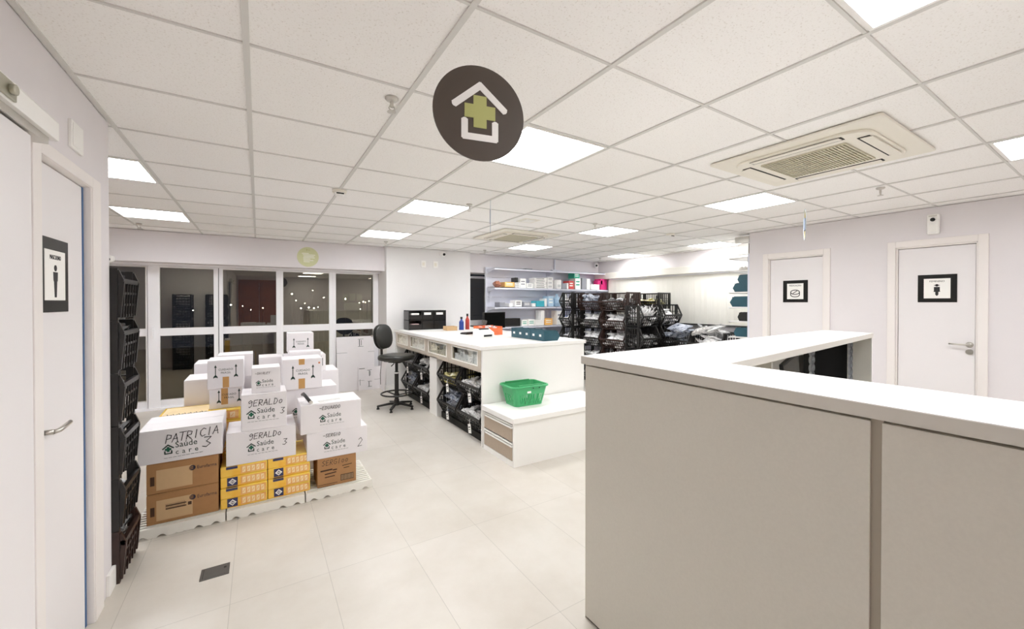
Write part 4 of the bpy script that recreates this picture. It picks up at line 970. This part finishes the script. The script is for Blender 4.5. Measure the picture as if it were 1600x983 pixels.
b.M = M @ tr(.19, -.0003, .10); b.stroke([(-.03, .045), (.035, .045)], .006).stroke([(-.03, -.045), (.035, -.045)], .006).stroke([(-.01, -.04), (-.01, .04)], .010); b.M = M @ tr(.19, -.0003, .29)
b.stroke([(-.035, .05), (.04, .055)], .007).stroke([(0, .04), (0, -.05)], .012).stroke([(.018, .03), (.018, -.04)], .006).stroke([(-.17, .085), (-.08, .085)], .010).stroke([(-.16, -.20), (-.16, -.1)], .006); b.build('print', INKG, t)
t = thing('flattened_carton', 'narrow flattened white cardboard against the white column by the stool', 'cardboard', (1.84, 7.3, 0))
b = MB(); b.M = tr(1.835, 7.10, 0) @ Matrix.Rotation(R(4), 4, 'Y'); b.box(0, .010, 0, .40, 0, .55); b.build('sheet', CARD, t, bevel=.002)

# ------------------------------------------------------------------ things on the long worktop
ZW = 1.072
t = thing('drawer_organizer', 'black plastic drawer organizer at the far end of the long worktop', 'organizer', (2.5, 6.85, ZW))
BX = mat('black_gloss_plastic', s2l(30, 29, 28), .25)
b = MB(); x0, x1, y0, y1 = 2.13, 2.80, 6.66, 6.93; z0, z1 = ZW, ZW + .33
b.box(x0, x1, y1 - .012, y1, z0, z1).box(x0, x1, y0, y1, z0, z0 + .012).box(x0, x1, y0, y1, z1 - .014, z1).box(x0, x1, y0, y1, z0 + .16, z0 + .172)
for k in range(4): x = x0 + (x1 - x0 - .014) * k / 3; b.box(x, x + .014, y0, y1, z0, z1)
b.build('cabinet', BX, t, bevel=.002)
for k in range(3):
    for r_ in range(2):
        xa = x0 + (x1 - x0 - .014) * k / 3 + .018; xb = xa + (x1 - x0) / 3 - .028; za = z0 + .016 + .162 * r_
        d = MB(); d.box(xa, xb, y0 - .004, y0 + .006, za, za + .075 if k == 0 else za + .135).box(xa, xb, y0 + .006, y1 - .02, za, za + .006); d = d.build('drawer', BX, t, bevel=.001)
        if k == 0: MB().box(xa + .03, xb - .03, y0 + .01, y0 + .12, za + .006, za + .085 + .02 * r_).build('drawer_contents', [mat('pink_paper', s2l(222, 190, 190), .6), PAPER][r_], d)
        elif r_: MB().box(xa + .03, xb - .04, y0 - .006, y0 - .004, za + .075, za + .115).build('drawer_label', PAPER, d)
def simple(lab, name, cat, m, *boxes, group=None, bevel=.003):
    b = MB()
    for q in boxes: b.box(*q)
    return one(b, name, m, lab, cat, group, bevel=bevel)
simple('beige rectangular tray right of the black drawer organizer', 'desk_tray', 'tray', KRAFTL, (2.62, 2.80, 6.18, 6.36, ZW, ZW + .006), (2.62, 2.63, 6.18, 6.36, ZW, ZW + .07), (2.79, 2.80, 6.18, 6.36, ZW, ZW + .07), (2.63, 2.79, 6.18, 6.19, ZW, ZW + .07), (2.63, 2.79, 6.35, 6.36, ZW, ZW + .07))
def bottle(x, y, h, r, m, lab):
    t = thing('spray_bottle', lab, 'bottle', (x, y, ZW)); MB().lathe([(0, 0), (r, 0), (r, h * .62), (r * .4, h * .78), (r * .4, h * .84), (0, h * .84)], 16, (x, y, ZW)).build('bottle_body', m, t, smooth=False)
    MB().lathe([(0, h * .84), (r * .48, h * .84), (r * .48, h), (0, h)], 14, (x, y, ZW)).build('cap', BLKM, t)
bottle(2.92, 6.28, .22, .04, mat('blue_plastic', s2l(40, 70, 150), .3), 'blue bottle on the long worktop right of the beige tray')
bottle(3.06, 6.34, .27, .035, mat('red_plastic', s2l(190, 70, 60), .3), 'reddish bottle on the long worktop beside the blue bottle')
t = thing('monitor', 'black computer monitor seen on the far part of the long worktop', 'monitor', (3.2, 5.6, ZW))
b = MB(); b.M = tr(3.20, 5.62, ZW) @ rotz(R(18)); M = b.M; b.box(-.25, .25, 0, .03, .05, .31); b.build('casing', BLKM, t, bevel=.004)
b = MB(); b.M = M; b.box(-.24, .24, -.002, .001, .062, .30); b.build('screen', SCREEN, t); b = MB(); b.M = M; b.box(-.03, .03, .03, .05, 0, .22).box(-.11, .11, -.06, .10, 0, .012); b.build('stand', BLKM, t)
t = thing('keyboard', 'dark keyboard lying in front of the monitor on the long worktop', 'keyboard', (2.75, 5.5, ZW)); b = MB(); b.M = tr(2.72, 5.42, ZW) @ rotz(R(14)); M = b.M; b.box(-.20, .20, -.07, .07, 0, .02); b.build('base', BLK, t, bevel=.003)
b = MB(); b.M = M
for i in range(13):
    for j in range(4): b.box(-.19 + i * .0295, -.19 + i * .0295 + .024, -.06 + j * .031, -.06 + j * .031 + .025, .02, .026)
b.build('keys', BLKM, t)
ORG = mat('orange_plastic', s2l(236, 120, 72), .4, var=.08)
t = thing('desk_tray', 'orange open tray holding small things on the long worktop', 'tray', (2.8, 5.2, ZW)); b = MB(); b.M = tr(2.80, 5.12, ZW) @ rotz(R(10)); M = b.M
b.box(-.18, .18, -.11, .11, 0, .006).box(-.18, .18, -.11, -.105, .006, .10).box(-.18, .18, .105, .11, .006, .13).box(-.18, -.175, -.105, .105, .006, .12).box(.175, .18, -.105, .105, .006, .12).box(-.005, .0, -.105, .105, .006, .11); b.build('tray', ORG, t)
b = MB(); b.M = M
for k, (x, y) in enumerate(((-.15, .0), (-.10, .05), (.04, .02), (.10, -.04), (.14, .05), (-.06, -.05))): b.box(x - .018, x + .018, y - .02, y + .02, .006, .11 + .012 * (k % 3))
o = b.build('tray_contents', PKW, t); o['kind'] = 'stuff'
t = thing('label_printer', 'small white label printer in front of the orange tray on the long worktop', 'printer', (2.52, 4.72, ZW)); b = MB(); b.M = tr(2.52, 4.72, ZW) @ rotz(R(12)); M = b.M; b.prism([(-.08, 0), (.10, 0), (.10, .12), (.02, .12), (-.08, .07)], 'x', -.11, .11); b.build('housing', WHITE, t, bevel=.006)
b = MB(); b.M = M; b.box(-.08, .08, -.005, .07, .1, .1215); b.build('lid', BLK, t); b = MB(); b.M = M; b.box(-.07, .07, -.083, -.08, .02, .045); b.build('paper_slot', BLKM, t)
t = thing('card_holder', 'white paper holder with dark cards beside the label printer', 'holder', (2.70, 4.98, ZW)); b = MB(); b.M = tr(2.70, 4.98, ZW) @ rotz(R(8)); M = b.M; b.box(-.10, .10, -.07, .07, 0, .012).box(-.10, .10, .05, .07, .012, .08).box(-.10, .10, -.02, 0, .012, .06); b.build('holder', WHITE, t)
b = MB(); b.M = M; b.box(-.07, -.01, -.06, -.03, .012, .05).box(.02, .07, .01, .045, .012, .085); b.build('cards', BLK, t)
t = thing('handheld_scanner', 'grey handheld scanner standing behind the orange tray on the worktop', 'scanner', (2.78, 5.35, ZW)); b = MB(); b.M = tr(2.86, 5.40, ZW) @ Matrix.Rotation(R(12), 4, 'Y'); b.box(-.022, .022, -.015, .015, .0, .15).box(-.03, .03, -.02, .04, .15, .20); b.build('body', FO, t, bevel=.005); MB().box(2.82, 2.92, 5.36, 5.44, ZW, ZW + .012).build('cradle', BLK, t)
# row of dark teal bins
def bin_meshes():
    t = thing('storage_bin', None, None); W, D, Hb = .098, .20, .115
    b = MB()
    for s in (-1, 1): b.prism([(0, 0), (D - .03, 0), (D, .05), (D - .025, Hb * .8), (D - .05, Hb), (0, Hb)], 'x', s * W / 2 - .003, s * W / 2 + .003)
    b.box(-W / 2, W / 2, 0, .005, 0, Hb).box(-W / 2, W / 2, 0, D - .03, 0, .005).prism([(D - .034, 0), (D - .028, 0), (D + .002, .05), (D - .004, .05)], 'x', -W / 2, W / 2)
    b.bar((-W / 2 - .003, D - .03, Hb - .012), (W / 2 + .003, D - .03, Hb - .012), .01); b.build('bin_shell', TEAL, t)
    b = MB(); b.box(-W / 2 + .004, W / 2 - .004, D - .045, D - .035, .05, Hb - .012); b.box(-W / 2 + .012, W / 2 - .012, .02, D - .05, .02, Hb * .75); b.build('inner_goods', TEAL, t)
    b = MB(); b.box(-.018, .012, -.0015, 0, .045, .07); b.build('sticker', PAPER, t)
    return t
b0 = None
for k, (x, y, a, s) in enumerate(((2.905, 4.58, -90, 1), (2.905, 4.43, -90, 1), (2.905, 4.28, -90, 1), (2.905, 4.13, -90, 1), (2.90, 3.98, -91, 1))):
    o = bin_meshes() if b0 is None else copy_tree(b0); b0 = b0 or o
    o.rotation_euler = (0, 0, R(a)); o.scale = (1.42, 1.2, 1.1); o.location = (x, y, ZW)
    tag(o, 'dark teal storage bin, %s from the left in the row on the worktop' % ['first', 'second', 'third', 'fourth', 'fifth'][k], 'bin', 'dark teal bins on the worktop')

# ------------------------------------------------------------------ pale blue shelving along the far wall
t = thing('steel_shelving', 'pale blue steel shelving along the far wall full of small boxes', 'shelves', (5.4, 7.0, 0))
SX0, SX1, SF, SB = 3.86, 6.92, 6.80, 7.19
xs = [SX0, 5.38, SX1]
for x in xs:
    u = MB().box(x - .02, x + .02, 7.12, 7.16, 0, 2.24)
    for k in range(40): u.box(x - .006, x + .006, 7.117, 7.12, .2 + .05 * k, .225 + .05 * k)
    u.build('upright', SHELF, t)
bp = MB()
for a, c in zip(xs, xs[1:]):
    for k in range(11): bp.box(a + .02, c - .02, 7.15, 7.16, .05 + .2 * k, .244 + .2 * k)
bp.build('back_panel', SHELF, t)
SZ = [.70, 1.06, 1.45, 1.83, 2.21]
for z in SZ:
    for a, c in zip(xs, xs[1:]):
        s = MB().box(a + .004, c - .004, SF, 7.15, z - .008, z).box(a + .004, c - .004, SF, SF + .012, z - .035, z); s = s.build('shelf_board', SHELF, t)
        for x in (a + .02, c - .02): MB().prism([(7.13, z - .008), (7.13, z - .09), (6.86, z - .03), (6.83, z - .008)], 'x', x - .003, x + .003).build('bracket', SHELF, s)
# goods: (x px-derived position, width, height, depth, colour, label)
def col_mat(n, *rgb): return mat(n, s2l(*rgb), .5, var=.03)
CW, CO, CR, CG, CT, CBL, CPK, CGY, CLB, CBR = PAPER, col_mat('orange_box', 244, 190, 110), col_mat('red_box', 206, 70, 66), col_mat('green_box', 44, 168, 136), col_mat('cyan_box', 70, 176, 190), col_mat('blue_box', 84, 130, 200), col_mat('pink_box', 226, 50, 128), col_mat('grey_box', 150, 152, 158), col_mat('light_blue_bag', 178, 206, 226), col_mat('brown_roll', 168, 110, 84)
def item(x0, x1, z, h, m, lab, name='product_box', y0=6.84, d=.2, stripe=None, cat='box'):
    t = thing(name, lab, cat, ((x0 + x1) / 2, y0 + d / 2, z), 'goods on the pale blue shelving')
    MB().box(x0, x1, y0, y0 + d, z, z + h).build('carton_body', m, t, bevel=.003)
    if stripe:
        b = MB(); w = x1 - x0
        for k in range(2): b.box(x0 + w * .15, x1 - w * .2, y0 - .0008, y0, z + h * (.35 + .28 * k), z + h * (.47 + .28 * k))
        b.build('printed_band', stripe, t)
    return t
zz = 1.83; S1 = 'on the upper pale blue shelf'
item(4.10, 4.33, zz, .012, BLK, 'black tray under the orange box ' + S1, name='flat_tray', cat='tray', d=.25)
item(4.12, 4.34, zz + .012, .10, CO, 'orange and white box on the black tray ' + S1, stripe=CW)
t = thing('bag_roll', 'bag of brown rolls at the left end of the upper pale blue shelf', 'bag', (3.98, 6.9, zz)); pb = MB(); pillow(pb, (3.99, 6.93, zz + .065), (.17, .13, .12), random.Random(3)); pb.v = [Vector((p.x, p.y, max(p.z, zz + .001))) for p in pb.v]; pb.build('bag_body', CBR, t)
for k in range(3): item(4.36, 4.47, zz + .036 * k, .034, CW, 'flat white box with a dark edge, layer %s of three beside the orange box' % ['one', 'two', 'three'][k], stripe=INK)
item(4.385, 4.43, zz + .108, .10, BLK, 'small black bottle box standing on the three flat white boxes')
item(4.48, 4.62, zz, .19, CW, 'tall white box right of the three flat boxes ' + S1, stripe=CGY)
item(4.64, 4.79, zz, .10, CW, 'low white box with grey print ' + S1, stripe=CGY)
for k in range(5): item(4.83 + .01 * (k % 2), 5.15 - .01 * (k % 3), zz + .044 * k, .040, CW, 'wide flat white box, layer %s of the five stacked beside the shelf joint' % ['one', 'two', 'three', 'four', 'five'][k], stripe=INK)
for k in range(3): item(5.17, 5.31, zz + .08 * k, .077, CW, 'small white box with grey print, %s of three stacked at the shelf joint' % ['lowest', 'middle', 'topmost'][k], stripe=CGY)
item(5.42, 5.54, zz, .11, CW, 'white box right of the shelf joint, lower of two', stripe=CGY); item(5.42, 5.54, zz + .11, .08, CW, 'white box right of the shelf joint, upper of two')
item(5.55, 5.68, zz, .12, CGY, 'plain grey box between white and red boxes ' + S1)
item(5.69, 5.74, zz, .13, CW, 'narrow white box left of the red pack')
item(5.75, 5.89, zz, .18, CR, 'red and white pack ' + S1, stripe=CW)
item(5.93, 6.09, zz, .24, CW, 'white box with green print under the green box', stripe=CG); item(5.90, 6.06, zz + .24, .12, CG, 'bright green box on top of the white and green box', stripe=CW)
item(6.13, 6.26, zz, .25, CGY, 'tall pale grey box right of the green box'); item(6.27, 6.37, zz, .24, CW, 'tall white box right of the pale grey box')
item(6.40, 6.66, zz, .12, CW, 'low white box left of the pink pack'); item(6.62, 6.76, zz + .12, .09, CPK, 'small pink pack on the low white box', d=.15); item(6.70, 6.90, zz, .25, CPK, 'large pink pack at the right end of the shelf')
zz = 1.45; S2 = 'on the middle pale blue shelf'
item(4.00, 4.12, zz, .09, CGY, 'small grey box at the left end ' + S2); item(4.22, 4.30, zz, .07, CW, 'tiny white box ' + S2); item(4.36, 4.52, zz, .13, CW, 'white box with dark print ' + S2, stripe=INK); item(4.56, 4.74, zz, .10, CGY, 'grey box with white print ' + S2, stripe=CW)
item(4.78, 4.86, zz, .07, CW, 'small white box left of the cyan box'); item(4.88, 5.08, zz, .12, CT, 'cyan box ' + S2); item(5.10, 5.15, zz, .17, CW, 'narrow white box right of the cyan box')
item(5.19, 5.33, zz, .22, CLB, 'light blue pack at the shelf joint ' + S2, stripe=CW)
def bag(x, y, z, s, m, lab, seed):
    t = thing('plastic_bag', lab, 'bag', (x, y, z), 'plastic bags on the pale blue shelving'); rng = random.Random(seed); b = MB()
    M = Matrix.Identity(4); n, m_ = 12, 8; vs = []; fs = []
    for i in range(m_ + 1):
        f = i / m_; r = (1 - (2 * f - .85) ** 2 * .55) if f < .9 else .35
        for k in range(n):
            a = 2 * math.pi * k / n; q = r * rng.uniform(.88, 1.12); vs.append((x + s[0] / 2 * q * math.cos(a), y + s[1] / 2 * q * math.sin(a), z + s[2] * f))
    for i in range(m_): fs += [(i * n + k, i * n + (k + 1) % n, (i + 1) * n + (k + 1) % n, (i + 1) * n + k) for k in range(n)]
    fs += [tuple(range(n))[::-1], tuple(range(m_ * n, m_ * n + n))]; b.add(vs, fs); b.build('bag_body', m, t)
    k = MB(); k.lathe([(0, 0), (s[0] * .16, 0), (s[0] * .10, .02), (s[0] * .2, .05), (0, .045)], 8, (x, y, z + s[2])); k.build('knot', m, t)
bag(5.50, 6.95, zz, (.20, .2, .22), CLB, 'light blue tied plastic bag ' + S2, 1); bag(5.72, 6.95, zz, (.24, .2, .24), CW, 'white tied plastic bag, left of two ' + S2, 2); bag(5.97, 6.95, zz, (.22, .2, .20), CW, 'white tied plastic bag, right of two ' + S2, 3)
for k in range(3): item(6.2 + .22 * k, 6.38 + .22 * k, zz, .16, CW, 'white box above the crates, %s of three at the right of the middle shelf' % ['left', 'centre', 'right'][k])
zz = 1.06; S3 = 'on the lower pale blue shelf'
item(4.00, 4.48, zz, .16, BLK, 'black box at the left end ' + S3, stripe=None); item(4.52, 4.66, zz, .12, CW, 'white box with green print, left of two ' + S3, stripe=CG); item(4.68, 4.84, zz, .13, CW, 'white box with green print, right of two ' + S3, stripe=CG)
item(4.86, 5.08, zz, .11, CW, 'low white box ' + S3); item(5.10, 5.30, zz, .14, CO, 'yellow orange box at the joint ' + S3, stripe=CW)
item(5.00, 5.09, zz + .11, .20, CW, 'tall white bottle box standing on the low white box'); item(5.42, 5.60, zz, .30, CW, 'tall white box with grey print ' + S3, stripe=CGY); item(5.62, 5.74, zz, .18, CBL, 'blue box ' + S3, stripe=CW)
zz = .70
item(5.0, 5.3, zz, .22, CW, 'white box with pink and grey print on the lowest visible shelf', stripe=CGY); item(4.60, 4.86, zz, .16, CW, 'white box behind the teal bins on the lowest visible shelf'); item(5.45, 5.8, zz, .12, BLK, 'black case on the lowest visible shelf')
item(4.15, 4.45, zz, .18, CGY, 'grey box on the lowest visible shelf')
zz = 2.21
item(4.62, 4.78, zz, .02, CGY, 'thin grey bracket tray lying on the very top shelf', name='flat_tray', cat='tray')

# ------------------------------------------------------------------ shelving behind the right wall end
t = thing('steel_shelving', 'white shelving with dark bins just behind the end of the right wall', 'shelves', (6.3, 3.2, 0))
for x in (5.86, 6.80): MB().box(x - .02, x + .02, 3.035, 3.075, 0, 2.23).build('upright', SHELF, t)
MB().box(5.86, 6.80, 3.03, 3.035, 0, 2.23).build('back_panel', SHELF, t)
RS = [1.045, 1.27, 1.475, 1.69, 2.0, 2.185]
for z in RS: MB().box(5.84, 6.82, 3.075, 3.345, z - .018, z).box(5.84, 6.82, 3.335, 3.345, z - .026, z).build('shelf_board', WHITE, t)
def side_bin(x, y, z, s, m, lab, sz=1.):
    o = copy_tree(b0)
    if m is not TEAL:
        for ch in o.children:
            if 'sticker' not in ch.name: ch.data = ch.data.copy(); ch.data.materials[0] = m
    o.location = (x, y, z); o.rotation_euler = (0, 0, 0); o.scale = (s, s, s * sz); tag(o, lab, 'bin', 'bins on the right shelving')
side_bin(5.93, 3.08, 1.475, 1.30, TEAL, 'dark teal bin by the right wall end, on the third shelf from below'); side_bin(5.93, 3.08, 1.69, 1.12, TEAL, 'dark teal bin by the right wall end, under a smaller bin')
side_bin(5.93, 3.08, 1.69 + .1295, .82, TEAL, 'smaller dark teal bin by the right wall end, on top of another bin', 1.25); side_bin(5.93, 3.08, 1.27, .80, BLKM, 'black bin by the right wall end', 1.4); side_bin(5.93, 3.08, 1.045, 1.05, TEAL, 'lowest visible dark teal bin by the right wall end', 1.1)
t = thing('valve_fitting', 'small grey metal fitting on the second shelf from above by the right wall end', 'fitting', (5.9, 3.15, 2.0)); MB().cyl((5.9, 3.10, 2.02), (5.9, 3.22, 2.02), .02, n=12).cyl((5.9, 3.14, 2.0), (5.9, 3.14, 2.06), .012, n=10).cyl((5.9, 3.19, 2.0), (5.9, 3.19, 2.055), .015, n=10).build('body', CHROME, t)

# ------------------------------------------------------------------ vertical blinds on the far right wall
t = thing('vertical_blind', 'cream vertical blind covering the window on the right back wall', 'blind', (6.88, 5, 1.14))
MB().box(6.86, 6.90, 3.10, 6.75, 2.05, 2.075).build('headrail', ALU, t)
b = MB(); y = 3.12; k = 0
while y < 6.74:
    b.prism([(6.875, y), (6.885, y + .001), (6.889, y + .06), (6.885, y + .121), (6.875, y + .12), (6.880, y + .06)][::-1], 'z', 1.143, 2.05); y += .1215; k += 1
b.build('slats', BLIND, t)
MB().box(6.885, 6.97, 3.10, 6.75, 1.128, 1.14).build('dark_sill', BLKM, t)

# ------------------------------------------------------------------ shelf with goods at the far left (seen in the glass)
t = thing('steel_rack', 'steel rack with cartons at the far left, seen only in the glass', 'rack', (-2.55, 5.2, 0))
for x in (-2.75, -2.35):
    for y in (3.9, 6.5): MB().box(x - .015, x + .015, y - .015, y + .015, 0, 2.2).build('post', SHELF, t)
for z in (.3, .75, 1.2, 1.65, 2.1): MB().box(-2.77, -2.33, 3.88, 6.52, z - .02, z).build('shelf_board', SHELF, t)
random.seed(9); k = 0
for z in (.3, .75, 1.2, 1.65):
    y = 4.0
    while y < 6.2:
        w = random.uniform(.25, .5); h = random.uniform(.15, .38); k += 1
        carton('%s carton on the far left rack seen only in the glass' % ['white', 'kraft', 'orange'][k % 3], -2.7, -2.36, y, y + w, z, z + h, [CARD, KRAFT, ORA][k % 3], group='%s cartons on the far left rack' % ['white', 'kraft', 'orange'][k % 3]); y += w + .06

# ------------------------------------------------------------------ world, camera, view
w = bpy.data.worlds.new('night'); scene.world = w; w.use_nodes = True
w.node_tree.nodes['Background'].inputs[0].default_value = (.010, .011, .014, 1); w.node_tree.nodes['Background'].inputs[1].default_value = .6
cam = bpy.data.cameras.new('camera'); co = bpy.data.objects.new('camera', cam); col.objects.link(co); scene.camera = co
co.location = (0, 0, 1.54)
cam.sensor_fit = 'HORIZONTAL'; cam.sensor_width = 36; cam.lens = 632.66 / 1600 * 36
cam.shift_y = -(491.5 - 477.468) / 1600; cam.clip_start = .02; cam.clip_end = 300
co.rotation_euler = (math.pi / 2 - .008, 0, -.559472)
vs = scene.view_settings; vs.view_transform = 'Standard'; vs.look = 'None'; vs.gamma = 1; vs.use_curve_mapping = False; vs.exposure = 1.2
scene.cycles.max_bounces = 14; scene.cycles.diffuse_bounces = 12; scene.cycles.glossy_bounces = 4; scene.cycles.transparent_max_bounces = 16
